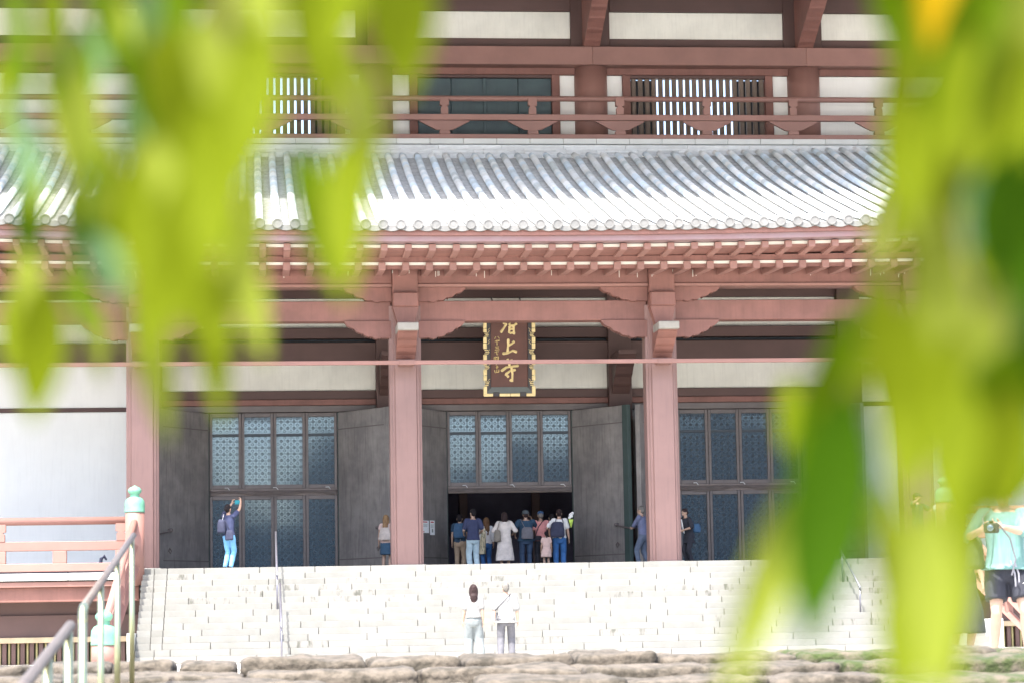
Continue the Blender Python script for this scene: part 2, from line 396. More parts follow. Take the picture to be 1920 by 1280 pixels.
# stepped nose pointing out of each column, capital, bracket plates
def nose(y0, z0, dy, dz, width, x, m, name, n=4):
    """curved stepped beam end climbing outwards"""
    pts = []
    for i in range(n):
        t0, t1 = i/n, (i+1)/n
        ya, yb = y0-dy*t0**1.1, y0-dy*t1**1.1
        za, zb = z0+dz*t0, z0+dz*t1
        pts += [(ya-.03, za), (ya-.10-(yb-ya)*-.0, za+dz/n*.25), (ya-.05+(yb-ya)*.5, za+dz/n*.7), (yb, zb-.012)]
    pts += [(y0-dy, z0+dz), (y0-dy, z0+dz+.10), (y0+.5, z0+dz+.10), (y0+.5, z0)]
    return link(name, bm_mesh(prism(pts, 'x', -width/2, width/2), name), m, hall, (x, 0, 0))
def arch(x, sgn, y0, y1, zt, zb, length, m, name):
    """scalloped bracket plate reaching sideways under a beam"""
    pts = [(0, zt), (length, zt)]
    N = 4
    for i in range(N):
        t0 = i/N; t1 = (i+1)/N
        xa, xb = length*(1-t0*.78), length*(1-t1*.78)
        za, zb_ = zt-.03-(zt-zb-.03)*math.sin(t0*math.pi/2), zt-.03-(zt-zb-.03)*math.sin(t1*math.pi/2)
        for s in (0, .3, .6, .85):
            pts.append((xa+(xb-xa)*s, za+(zb_-za)*s - .042*math.sin(s*math.pi/.9) ))
        pts.append((xb+.03, zb_-.035)); pts.append((xb, zb_+.012))
    pts += [(length*.2, zb), (0, zb-.012)]
    pts = [(x+sgn*a, b) for a, b in pts]
    return link(name, bm_mesh(prism(pts, 'y', y0, y1), name), m, hall)
for c in CX[1:5]:
    n_ = nose(65.62, 7.12, 1.15, .60, .50, c, M['red'], 'bracket_nose')
    box('white_nose_cap', c-.27, c+.27, 64.33, 65.3, 7.72, 7.92, mat('nose_cap_white', (.27, .255, .225), .7) if 'nose_cap_white' not in bpy.data.materials else bpy.data.materials['nose_cap_white'], n_, .02)
    cap = box('capital_block', c-.33, c+.33, 65.15, 66.4, 8.42, 8.80, M['red'], hall, .03)
    link('capital_neck', bm_mesh(prism([(-.2, 7.95), (.2, 7.95), (.33, 8.418), (-.33, 8.418)], 'y', 65.22, 66.3), 'capital_neck'), M['red'], cap, (c, 0, 0))
    box('beam_block', c-.33, c+.33, 65.32, 66.4, 8.803, 9.42, M['red'], hall, .015)
    for s in (-1, 1):
        arch(c+s*.34, s, 65.60, 65.90, 8.975, 8.62, 1.24, M['red'], 'bracket_plate')
        arch(c+s*.36, s, 65.68, 65.98, 8.115, 7.68, 1.20, M['red'], 'bracket_plate')
for a, b in zip(CX, CX[1:]):
    B('main_beam', a+.335, b-.335, 65.5, 66.2, 9.055, 9.43, M['red'])
    B('beam_lip', a+.335, b-.335, 65.46, 66.2, 8.98, 9.052, M['rafter'])
    B('tie_beam', a+.36, b-.36, 65.74, 66.25, 8.12, 8.64, M['red'])
# thin net rail in front of the columns with joint sleeves
for a, b in zip(CX, CX[1:]):
    B('net_rail', a+.002, b-.002, 65.08, 65.16, 6.93, 7.035, M['rafter'], bev=.006)
for c in CX:
    B('rail_sleeve', c-.2, c+.2, 65.06, 65.55, 6.92, 7.045, M['rafter'], bev=.006)

# door wall
YW = 73.0
for i, (a, b) in enumerate(zip(CX, CX[1:])):
    ins = 1 <= i <= 3
    ax, bx = a-.08, b-.08
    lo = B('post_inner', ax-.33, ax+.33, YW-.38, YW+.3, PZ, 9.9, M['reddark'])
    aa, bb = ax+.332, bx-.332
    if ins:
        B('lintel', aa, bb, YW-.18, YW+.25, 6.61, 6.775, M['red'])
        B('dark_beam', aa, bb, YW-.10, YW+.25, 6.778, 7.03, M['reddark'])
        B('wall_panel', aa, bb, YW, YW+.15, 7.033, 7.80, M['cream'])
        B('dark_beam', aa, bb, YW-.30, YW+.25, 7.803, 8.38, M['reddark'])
        B('dark_recess', aa, bb, YW+.05, YW+.25, 8.383, 8.50, M['lattice'])  # the gap's shade is put into this strip's dark blue colour
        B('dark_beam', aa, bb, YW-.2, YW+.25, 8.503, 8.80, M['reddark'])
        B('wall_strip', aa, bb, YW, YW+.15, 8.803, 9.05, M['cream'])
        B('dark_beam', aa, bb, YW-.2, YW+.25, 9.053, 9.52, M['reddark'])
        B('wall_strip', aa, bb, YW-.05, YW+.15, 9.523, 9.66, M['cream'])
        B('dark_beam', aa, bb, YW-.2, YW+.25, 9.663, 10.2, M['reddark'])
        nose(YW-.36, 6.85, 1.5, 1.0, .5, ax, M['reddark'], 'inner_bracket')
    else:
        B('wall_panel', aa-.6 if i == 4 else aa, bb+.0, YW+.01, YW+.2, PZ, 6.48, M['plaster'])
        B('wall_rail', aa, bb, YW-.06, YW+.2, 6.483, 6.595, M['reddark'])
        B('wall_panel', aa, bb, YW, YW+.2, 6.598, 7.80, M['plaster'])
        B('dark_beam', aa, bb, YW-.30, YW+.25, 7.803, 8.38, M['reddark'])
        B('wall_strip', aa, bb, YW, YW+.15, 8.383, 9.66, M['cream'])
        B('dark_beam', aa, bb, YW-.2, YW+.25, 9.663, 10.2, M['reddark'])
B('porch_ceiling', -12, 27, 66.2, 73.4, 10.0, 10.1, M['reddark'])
# hidden room behind the open middle doorway
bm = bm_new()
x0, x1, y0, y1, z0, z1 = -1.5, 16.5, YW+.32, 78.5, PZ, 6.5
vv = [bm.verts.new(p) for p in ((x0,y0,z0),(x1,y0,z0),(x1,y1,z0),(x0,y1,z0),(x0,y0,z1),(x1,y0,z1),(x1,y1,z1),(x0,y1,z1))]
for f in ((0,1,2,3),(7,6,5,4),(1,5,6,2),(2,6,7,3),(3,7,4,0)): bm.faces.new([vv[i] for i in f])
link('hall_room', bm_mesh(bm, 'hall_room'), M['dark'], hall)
for x in (6.4, 8.6):
    B('hall_pillar', x-.12, x+.12, 77, 77.3, PZ, 6.4, M['reddark'])

# lattice screens
PITCHL = .0915
def lattice_mesh(nx, nz):
    bm = bm_new(); W_, H_ = nx*PITCHL, nz*PITCHL
    for i in range(nx):
        for j in range(nz):
            cx, cz = (i+.5)*PITCHL-W_/2, (j+.5)*PITCHL
            if (i+j) % 2 == 0:
                ro, ri = .043, .0265 if (i % 2 == 0) else .022
                n = 10; o_, in_, ob, ib = [], [], [], []
                for k in range(n):
                    a = 2*math.pi*k/n; ca, sa = math.cos(a), math.sin(a)
                    o_.append(bm.verts.new((cx+ca*ro, 0, cz+sa*ro))); in_.append(bm.verts.new((cx+ca*ri, 0, cz+sa*ri)))
                    ib.append(bm.verts.new((cx+ca*ri, .02, cz+sa*ri)))
                for k in range(n):
                    l = (k+1) % n
                    bm.faces.new((o_[k], o_[l], in_[l], in_[k])); bm.faces.new((in_[k], in_[l], ib[l], ib[k]))
                if i % 2 == 1:
                    bbox(bm, cx-.004, cx+.004, -.001, .015, cz-.02, cz+.02)
            else:
                t = .010
                if i % 2 == 0: bbox(bm, cx-.045, cx+.045, 0, .018, cz-t-.014, cz-.014); bbox(bm, cx-.045, cx+.045, 0, .018, cz+.014, cz+t+.014)
                else: bbox(bm, cx-t-.014, cx-.014, 0, .018, cz-.045, cz+.045); bbox(bm, cx+.014, cx+t+.014, 0, .018, cz-.045, cz+.045)
    me = bm_mesh(bm, 'lattice'); me.materials.append(M['lattice']); return me
LU = lattice_mesh(8, 21); LD = lattice_mesh(8, 22)
def screen(xa, xb, za, zb, me, nz, mid=None):
    fr = empty('lattice_screen', ((xa+xb)/2, YW, za), parent=None); fr.parent = hall; fr.matrix_local = world_of(hall).inverted() @ Matrix.Translation(((xa+xb)/2, YW, za))
    w_ = xb-xa; s_ = (w_-8*PITCHL)/2
    cx = (xa+xb)/2; zc = za + (zb-za-nz*PITCHL)/2
    box('stile', xa+.004, xa+s_, YW-.05, YW+.05, za, zb, M['bronzed'], fr, .01)
    box('stile', xb-s_, xb-.004, YW-.05, YW+.05, za, zb, M['bronzed'], fr, .01)
    box('rail', xa+s_+.001, xb-s_-.001, YW-.045, YW+.05, zb-(zb-za-nz*PITCHL)/2, zb, M['bronzed'], fr, .01)
    box('rail', xa+s_+.001, xb-s_-.001, YW-.045, YW+.05, za, zc, M['bronzed'], fr, .01)
    if mid: box('mid_rail', xa+s_+.001, xb-s_-.001, YW-.03, YW+.03, mid, mid+.08, M['lattice'], fr, .006)
    link('lattice', me, M['lattice'], fr, (cx, YW-.012, zc), kind='stuff')
    gx = rnd.uniform(-.006, .006)
    bm = bm_new(); bbox(bm, -8*PITCHL/2, 8*PITCHL/2, 0, .012, 0, nz*PITCHL)
    g = link('pane', bm_mesh(bm, 'pane'), M['glass'], fr, (cx, YW+.015, zc))
    g.rotation_euler = (rnd.uniform(-.004, .004), 0, gx*.6)
OPEN = [(-1.18, 2.52), (5.58, 9.24), (12.25, 15.95)]
for bi, (a, b) in enumerate(OPEN):
    # jamb fillings either side and above
    ia, ib = CX[bi+1]-.08+.332, CX[bi+2]-.08-.332
    B('door_head', ia, ib, YW-.12, YW+.2, 6.42, 6.607, M['bronzed'])
    B('side_panel', ia, a-.012, YW-.02, YW+.2, PZ, 6.417, M['bronze'])
    B('side_panel', b+.012, ib, YW-.02, YW+.2, PZ, 6.417, M['bronze'])
    B('door_jamb', a-.01, a+.035, YW-.12, YW+.1, PZ, 6.417, M['green'])
    B('door_jamb', b-.035, b+.01, YW-.12, YW+.1, PZ, 6.417, M['green'])
    n = 4; w_ = (b-a-.08)/n
    for k in range(n):
        xa = a+.04+k*w_
        screen(xa, xa+w_, 4.25, 6.41, LU, 21, 5.74)
        if bi != 1: screen(xa, xa+w_, PZ+.02, 4.06, LD, 22)
    B('transom', a+.037, b-.037, YW-.04, YW+.08, 4.063, 4.248, M['curtain'])
    # rolled curtain with a sagging lower edge
    bm = bm_new(); N = 40; rows = []
    for j in range(5):
        row = []
        for k in range(N+1):
            t = k/N; x = a+.05+(b-a-.1)*t
            sag = .03*math.sin(t*math.pi*3+bi*1.7) + .02*math.sin(t*11+bi)
            zz = 4.20-.03*j + (sag*j/4 if bi != 1 else sag*.3*j/4)
            row.append(bm.verts.new((x, YW-.09-.035*math.sin(j/4*math.pi)+.008*math.sin(t*40+j), zz)))
        rows.append(row)
    for j in range(4):
        for k in range(N): bm.faces.new((rows[j][k], rows[j][k+1], rows[j+1][k+1], rows[j+1][k]))
    bmesh.ops.solidify(bm, geom=bm.faces[:], thickness=.02)
    cu = link('rolled_curtain', bm_mesh(bm, 'rolled_curtain', True), M['curtain'], hall)
    for t in (.15, .52, .92):
        x = a+(b-a)*t
        tube_obj('curtain_hook', [(x-.09, YW-.13, 4.28), (x, YW-.15, 4.28), (x+.05, YW-.15, 4.22)], .012, M['white'], cu, seg=6)
    # swung door leaves
    for s, hx in ((-1, a), (1, b)):
        tip = Vector((hx+s*1.36, 71.2, 0)); h_ = Vector((hx, YW-.05, 0)); d = (tip-h_); L_ = d.length; ang = math.atan2(d.y, d.x)
        bm = bm_new(); bbox(bm, .0, L_, -.055, .055, PZ+.015, 6.40); bmesh.ops.bevel(bm, geom=bm.edges[:], offset=.01, segments=1, affect='EDGES')
        lf = link('door_leaf', bm_mesh(bm, 'door_leaf'), M['bronze'], hall); lf.matrix_local = world_of(hall).inverted() @ Matrix.Translation(h_) @ Matrix.Rotation(ang, 4, 'Z')
        for q0, q1 in ((L_-.16, L_+.03),):
            bm = bm_new(); bbox(bm, q0, q1, -.075, .075, PZ+.015, 6.405); e = link('leaf_edge', bm_mesh(bm, 'leaf_edge'), M['green'] if bi == 1 and s > 0 else M['bronze'], lf, local=True)
        for zz in (2.2, 5.9):
            bm = bm_new(); bbox(bm, .03, L_-.18, -.065, .065, zz, zz+.03); link('seam', bm_mesh(bm, 'seam'), M['bronzed'], lf, local=True)
        sd = -1 if s > 0 else 1      # visible face of the leaf
        bm = bm_new(); add_tube(bm, [(L_-.42, s*.11*-1, 3.05), (L_-.3, s*-.1, 3.0), (L_+.06, s*-.1, 2.93)], .022, seg=8)
        add_tube(bm, [(L_-.42, -s*.06, 3.05), (L_-.42, -s*.15, 3.05)], .05, seg=10)
        link('latch', bm_mesh(bm, 'latch'), M['bronzed'], lf, local=True)
        bm = bm_new(); add_tube(bm, [(L_-.42, -s*.09, 2.55), (L_-.36, -s*.10, 2.48), (L_-.42, -s*.11, 2.41), (L_-.48, -s*.10, 2.48), (L_-.42, -s*.09, 2.55)], .013, seg=8)
        link('ring_pull', bm_mesh(bm, 'ring_pull'), M['bronzed'], lf, local=True)

# ---------------- lower roof
def lift(X): return .0016*(X-5.5)**2
RP = [(62.0, 10.02), (63.5, 10.38), (65, 10.83), (66.5, 11.27), (68, 11.73), (69.5, 12.2), (71, 12.70), (72.2, 13.12), (73.4, 13.58), (74.3, 13.93), (75.1, 14.22)]
def roofz(Y):
    for (a, za), (b, zb) in zip(RP, RP[1:]):
        if Y <= b: return za+(zb-za)*(Y-a)/(b-a)
    return RP[-1][1]
rf = empty('lower_roof', (7.4, 66, 10)); rf.parent = hall; rf.matrix_local = world_of(hall).inverted() @ Matrix.Translation((7.4, 66, 10))
RX0, RX1 = -9.2, 24.2; SP = .4305
XS = [RX0+i*SP for i in range(int((RX1-RX0)/SP)+1)]
# pan tiles: stepped rows, one mesh
bm = bm_new(); rows = []
nrow = 62; Ys = [62.0+(75.1-62.0)*k/nrow for k in range(nrow+1)]
XE = [RX0-.2+j*(RX1-RX0+.4)/40 for j in range(41)]
prev = None
for k in range(nrow):
    for e, Y in ((0, Ys[k]), (1, Ys[k+1]+.02)):
        z = roofz(Ys[k+e]) - .055 + (.030 if e == 0 else .0)
        row = [bm.verts.new((x, Y, z+lift(x)*.8)) for x in XE]
        if prev is not None:
            for j in range(40): bm.faces.new((prev[j], prev[j+1], row[j+1], row[j]))
        prev = row
link('pan_tiles', bm_mesh(bm, 'pan_tiles'), M['pan'], rf, kind='stuff')
bm = bm_new(); A_ = [bm.verts.new((x, 62.05, 9.86+lift(x)*.8)) for x in XE]; B_ = [bm.verts.new((x, 75.6, 13.9)) for x in XE]
for j in range(40): bm.faces.new((A_[j], A_[j+1], B_[j+1], B_[j]))
link('roof_deck', bm_mesh(bm, 'roof_deck'), M['reddark'], rf)
# cover tile ribs: each a run of overlapping half-round tiles
bm = bm_new(); seg = 10; segs = []
Y = 62.0; nt_ = 34
dY = (75.15-62.0)/nt_
prev = None
for k in range(nt_):
    for e in (0, 1):
        Yq = 62.0+dY*(k+e); z = roofz(Yq); r = .107 if e == 0 else .098
        ring = [bm.verts.new((r*math.cos(math.pi*(j/seg)), Yq, z-10+.015+r*1.05*math.sin(math.pi*(j/seg)))) for j in range(seg+1)]
        if prev:
            for j in range(seg): bm.faces.new((prev[j], prev[j+1], ring[j+1], ring[j]))
        prev = ring
ribme = bm_mesh(bm, 'tile_rib', True); ribme.materials.append(M['tile'])
for p in ribme.polygons: p.use_smooth = True
# end disc
bm = bm_new()
for (r, y0, y1) in ((.13, 0, .07),):
    n = 20
    f = []
    for (rr, yy) in ((r*.9, -.002), (r, .01), (r, .07)): f.append([bm.verts.new((rr*math.cos(2*math.pi*k/n), yy, rr*math.sin(2*math.pi*k/n))) for k in range(n)])
    inn = [bm.verts.new((r*.72*math.cos(2*math.pi*k/n), -.002, r*.72*math.sin(2*math.pi*k/n))) for k in range(n)]
    inn2 = [bm.verts.new((r*.66*math.cos(2*math.pi*k/n), .012, r*.66*math.sin(2*math.pi*k/n))) for k in range(n)]
    bm.faces.new(inn2)
    for a_, b_ in ((inn2, inn), (inn, f[0]), (f[0], f[1]), (f[1], f[2])):
        for k in range(n): bm.faces.new((a_[k], a_[(k+1) % n], b_[(k+1) % n], b_[k]))
    bm.faces.new(f[2][::-1])
bmesh.ops.recalc_face_normals(bm, faces=bm.faces[:])
capme = bm_mesh(bm, 'end_tile'); capme.materials.append(M['tilecap'])
# drooping pan edge between discs
bm = bm_new(); n = 8; ra = []; rb = []; rc = []
for k in range(n+1):
    t = k/n; x = (t-.5)*SP; z = -.05 - .055*math.sin(t*math.pi)
    ra.append(bm.verts.new((x, .0, .02))); rb.append(bm.verts.new((x, .0, z-.01))); rc.append(bm.verts.new((x, .10, z-.01)))
for k in range(n): bm.faces.new((ra[k], rb[k], rb[k+1], ra[k+1])); bm.faces.new((rb[k], rc[k], rc[k+1], rb[k+1]))
edme = bm_mesh(bm, 'eave_tile'); edme.materials.append(M['tilecap'])
for i, x in enumerate(XS):
    o = link('tile_rib', ribme, M['tile'], rf, (x+rnd.uniform(-.006, .006), 0, 10+lift(x)*.8))
    # follow the eave lift only near the eave: a slight shear keeps the top level
    o.location.z += 0; 
    link('end_tile', capme, M['tilecap'], rf, (x, 61.955, 10.02+lift(x)*.8+.02))
    link('eave_tile', edme, M['tilecap'], rf, (x+SP/2, 61.99, 9.985+lift(x)*.8))
# ridge: thin courses, infill, blocks
for i, x in enumerate(XS[:-1]):
    box('ridge_infill', x+.11, x+SP-.11, 75.0, 75.3, 14.12, 14.27, M['ridge'], rf, .01)
for j, (z0, z1, y0) in enumerate(((14.33, 14.385, 75.55), (14.392, 14.447, 75.6), (14.454, 14.508, 75.65), (14.515, 14.57, 75.7), (14.578, 14.70, 75.78))):
    x = RX0-.3+.3*(j % 2)
    while x < RX1:
        l = 1.9 if j == 4 else 1.25
        box('ridge_tile', x+.004, x+l-.004, y0, 76.6, z0, z1, M['ridge'], rf, .008); x += l
# ledge of pale blocks under the balcony
bal = empty('balcony', (7.4, 76.8, 15)); bal.parent = hall; bal.matrix_local = world_of(hall).inverted() @ Matrix.Translation((7.4, 76.8, 15))
x = RX0-.6
while x < RX1: box('ledge_block', x+.005, x+1.015, 76.45, 77.2, 14.86, 15.03, M['slab'], bal, .01); x += 1.02
box('ledge_core', RX0-.6, RX1+.6, 76.52, 78.2, 14.3, 14.85, M['ridge'], bal, 0)
box('floor_board', RX0-.6, RX1+.6, 77.2, 78.4, 14.9, 15.02, M['reddark'], bal, 0)
XB0, XB1 = RX0-1, RX1+1
box('bottom_rail', XB0, XB1, 76.72, 76.90, 15.035, 15.22, M['rafter'], bal, .01)
box('mid_rail', XB0, XB1, 76.72, 76.88, 15.66, 15.84, M['rafter'], bal, .01)
tube_obj('top_rail', [(XB0, 76.8, 16.34), (XB1, 76.8, 16.34)], .085, M['rafter'], bal, seg=14)
# stepped bracket plates under the mid rail
pts = [(-.76, .39), (.76, .39)]
for s in (1, -1):
    q = []
    for i in range(7):
        t = i/7; xx = .76-(.76-.24)*t; q += [(xx, .39-.27*t-.02), (xx-.03, .39-.27*t-.045)]
    q += [(.2, .10), (.14, .10), (.18, 0)] if s == 1 else []
    if s == 1: pts += q; right = q
pts += [(-a_, b_) for a_, b_ in right[::-1]]
brme = bm_mesh(prism(pts, 'y', -.05, .05), 'bracket'); brme.materials.append(M['rafter'])
pp = [(-.11, 0), (.11, 0), (.11, .20), (.07, .245), (.07, .26), (.135, .275), (.135, .50), (-.135, .50), (-.135, .275), (-.07, .26), (-.07, .245), (-.11, .20)]
pome = bm_mesh(prism(pp, 'y', -.09, .09), 'post'); pome.materials.append(M['rafter'])
k = -6
while 5.98+2.71*k < XB1:
    x = 5.98+2.71*k; k += 1
    if x < XB0: continue
    link('post', pome, M['rafter'], bal, (x, 76.8, 15.843-.0)); link('bracket', brme, M['rafter'], bal, (x, 76.8, 15.255))
    box('post_foot', x-.16, x+.16, 76.72, 76.88, 15.222, 15.33, M['rafter'], bal, .01)

# ---------------- upper wall
YU = 78.2
UC = [-9.5, -2.76, 3.97, 10.71, 17.5, 24.25]
for c in UC:
    lathe('upper_column', [(.525, 15.0), (.525, 17.625)], (c, YU+.12, 0), M['rafter'], hall, 32)
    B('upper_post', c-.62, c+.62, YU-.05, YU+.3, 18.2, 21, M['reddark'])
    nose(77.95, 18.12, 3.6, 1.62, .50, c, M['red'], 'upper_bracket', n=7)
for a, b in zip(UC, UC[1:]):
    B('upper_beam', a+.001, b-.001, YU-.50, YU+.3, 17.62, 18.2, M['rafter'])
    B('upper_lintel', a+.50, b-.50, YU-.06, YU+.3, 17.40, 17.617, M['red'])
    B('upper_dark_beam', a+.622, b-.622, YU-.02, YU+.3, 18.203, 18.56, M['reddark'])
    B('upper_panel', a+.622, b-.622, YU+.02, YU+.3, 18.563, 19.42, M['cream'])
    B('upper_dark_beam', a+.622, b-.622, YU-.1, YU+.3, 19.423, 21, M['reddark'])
def upframe(xa, xb, kind):
    B('window_post', xa-.25, xa-.001, YU-.05, YU+.2, 15.02, 17.397, M['red'])
    B('window_post', xb+.001, xb+.25, YU-.05, YU+.2, 15.02, 17.397, M['red'])
    B('window_head', xa, xb, YU-.02, YU+.2, 17.30, 17.397, M['reddark'])
    if kind == 'door':
        n = 4; w_ = (xb-xa)/n
        for i in range(n):
            B('upper_door_panel', xa+i*w_+.006, xa+(i+1)*w_-.006, YU+.08+.012*(i in (1, 2)), YU+.16, 15.02, 17.297, M['updoor'])
        B('upper_door_meeting', (xa+xb)/2-.05, (xa+xb)/2+.05, YU+.05, YU+.078, 15.02, 17.297, M['updoor'])
    else:
        n = 20
        for i in range(n):
            x = xa+(i+.5)*(xb-xa)/n
            box('window_bar', x-.072, x+.072, YU+.02, YU+.12, 15.02, 17.297, M['bar'], hall, .012)
        B('window_back', xa-.2, xa+.85, YU+.75, YU+.8, 14.9, 17.397, M['lattice']); B('window_back', xb-.75, xb+.2, YU+.75, YU+.8, 14.9, 17.397, M['lattice'])
upframe(5.26, 9.47, 'door'); upframe(11.96, 16.25, 'window'); upframe(-1.54, 2.75, 'window')
for xa, xb in ((4.4, 5.008), (9.722, 10.25), (11.15, 11.708), (16.502, 17.05), (3.002, 3.55), (-2.35, -1.792), (17.95, 23.8), (-9.1, -3.2)):
    B('plaster_wall', xa, xb, YU+.06, YU+.2, 15.02, 17.395, M['plaster'])
B('upper_leak_block', RX0, RX1, YU+.21, YU+.74, 17.41, 17.60, M['dark'])  # unseen backing added to stop sky light leaking through the upper wall
for xa, xb in ((RX0, -1.8), (3.0, 11.7), (16.5, RX1)): B('upper_leak_block', xa, xb, YU+.22, YU+.3, 15.0, 17.405, M['dark'])
# ---------------- upper roof (above the picture, shades the lower one)
up = empty('upper_roof', (7.4, 72, 19)); up.parent = hall; up.matrix_local = world_of(hall).inverted() @ Matrix.Translation((7.4, 72, 19))
bm = prism([(65.3, 17.9), (65.3, 18.25), (79.5, 25.5), (90, 25.5), (90, 21.2), (79.0, 21.2)], 'x', -14, 29)
link('upper_deck', bm_mesh(bm, 'upper_deck'), M['plaster'], up)  # unseen soffit made white to bounce light onto the upper wall
for i in range(60):
    x = -12+i*.66
    bm = prism([(65.9, 17.86), (65.9, 18.02), (78.2, 21.02), (78.2, 20.86)], 'x', x, x+.16)
    link('upper_rafter', bm_mesh(bm, 'upper_rafter'), M['rafter'], up)

# ---------------- eaves of the lower roof
ev = empty('eaves', (7.4, 63, 9.5)); ev.parent = hall; ev.matrix_local = world_of(hall).inverted() @ Matrix.Translation((7.4, 63, 9.5))
def strip(name, pts, m, n=36, x0=RX0-.2, x1=RX1+.2, bow=.82):
    """beam following the eave curve; pts in (y,z)"""
    bm = bm_new(); prev = None; k_ = len(pts)
    for j in range(n+1):
        x = x0+(x1-x0)*j/n; ring = [bm.verts.new((x, y, z+lift(x)*bow)) for y, z in pts]
        if prev:
            for q in range(k_): bm.faces.new((prev[q], prev[(q+1) % k_], ring[(q+1) % k_], ring[q]))
        else: bm.faces.new(ring[::-1])
        prev = ring
    bm.faces.new(prev); bmesh.ops.recalc_face_normals(bm, faces=bm.faces[:])
    return link(name, bm_mesh(bm, name), m, ev)
strip('fascia', [(62.06, 9.78), (62.06, 9.90), (62.4, 9.92), (62.4, 9.78)], M['red'])
strip('fascia_board', [(62.14, 9.64), (62.14, 9.777), (62.7, 9.777), (62.7, 9.64)], mat('eave_board_mauve', (.22, .15, .155), .5, .1, 1.5, c2=(.21, .12, .12)))
strip('white_strip', [(62.60, 9.555), (62.60, 9.625), (62.75, 9.625), (62.75, 9.555)], M['stripe'])
strip('upper_soffit', [(62.66, 9.50), (62.66, 9.552), (64.0, 9.552), (64.0, 9.50)], M['red'])
strip('white_strip', [(63.70, 9.285), (63.70, 9.35), (63.8, 9.35), (63.8, 9.285)], M['stripe'], bow=.35)
strip('soffit_edge', [(63.72, 9.352), (63.72, 9.50), (63.85, 9.50), (63.85, 9.352)], M['red'], bow=.45)
strip('lower_soffit', [(63.75, 9.36), (63.75, 9.42), (66.0, 9.48), (66.0, 9.42)], M['red'], bow=.2)
strip('soffit_edge', [(63.76, 9.20), (63.76, 9.283), (63.9, 9.283), (63.9, 9.20)], M['red'], bow=.35)
i = 0; x = RX0
while x < RX1:
    l = lift(x)
    bm = prism([(62.42, 9.455+l*.75), (62.42, 9.62+l*.75), (63.8, 9.62+l*.5), (63.8, 9.455+l*.5)], 'x', x-.083, x+.083)
    bmesh.ops.bevel(bm, geom=bm.edges[:], offset=.006, segments=1, affect='EDGES')
    link('flying_rafter', bm_mesh(bm, 'flying_rafter'), M['rafter'], ev)
    bm = prism([(63.58, 9.135+l*.35), (63.58, 9.33+l*.35), (65.6, 9.42+l*.1), (65.6, 9.26+l*.1)], 'x', x-.088, x+.088)
    bmesh.ops.bevel(bm, geom=bm.edges[:], offset=.006, segments=1, affect='EDGES')
    link('base_rafter', bm_mesh(bm, 'base_rafter'), M['rafter'], ev)
    x += .5965; i += 1
# bird-lime drips on the main beam
for i in range(46):
    x = rnd.uniform(-3, 18.5); z = 9.40-rnd.uniform(0, .02); l = rnd.uniform(.04, .22)
    box('lime_drip', x-.008, x+.008, 65.30 if any(abs(x-c) < .33 for c in CX) else 65.492, 65.55, z-l, z, M['stripe'], ev, 0)

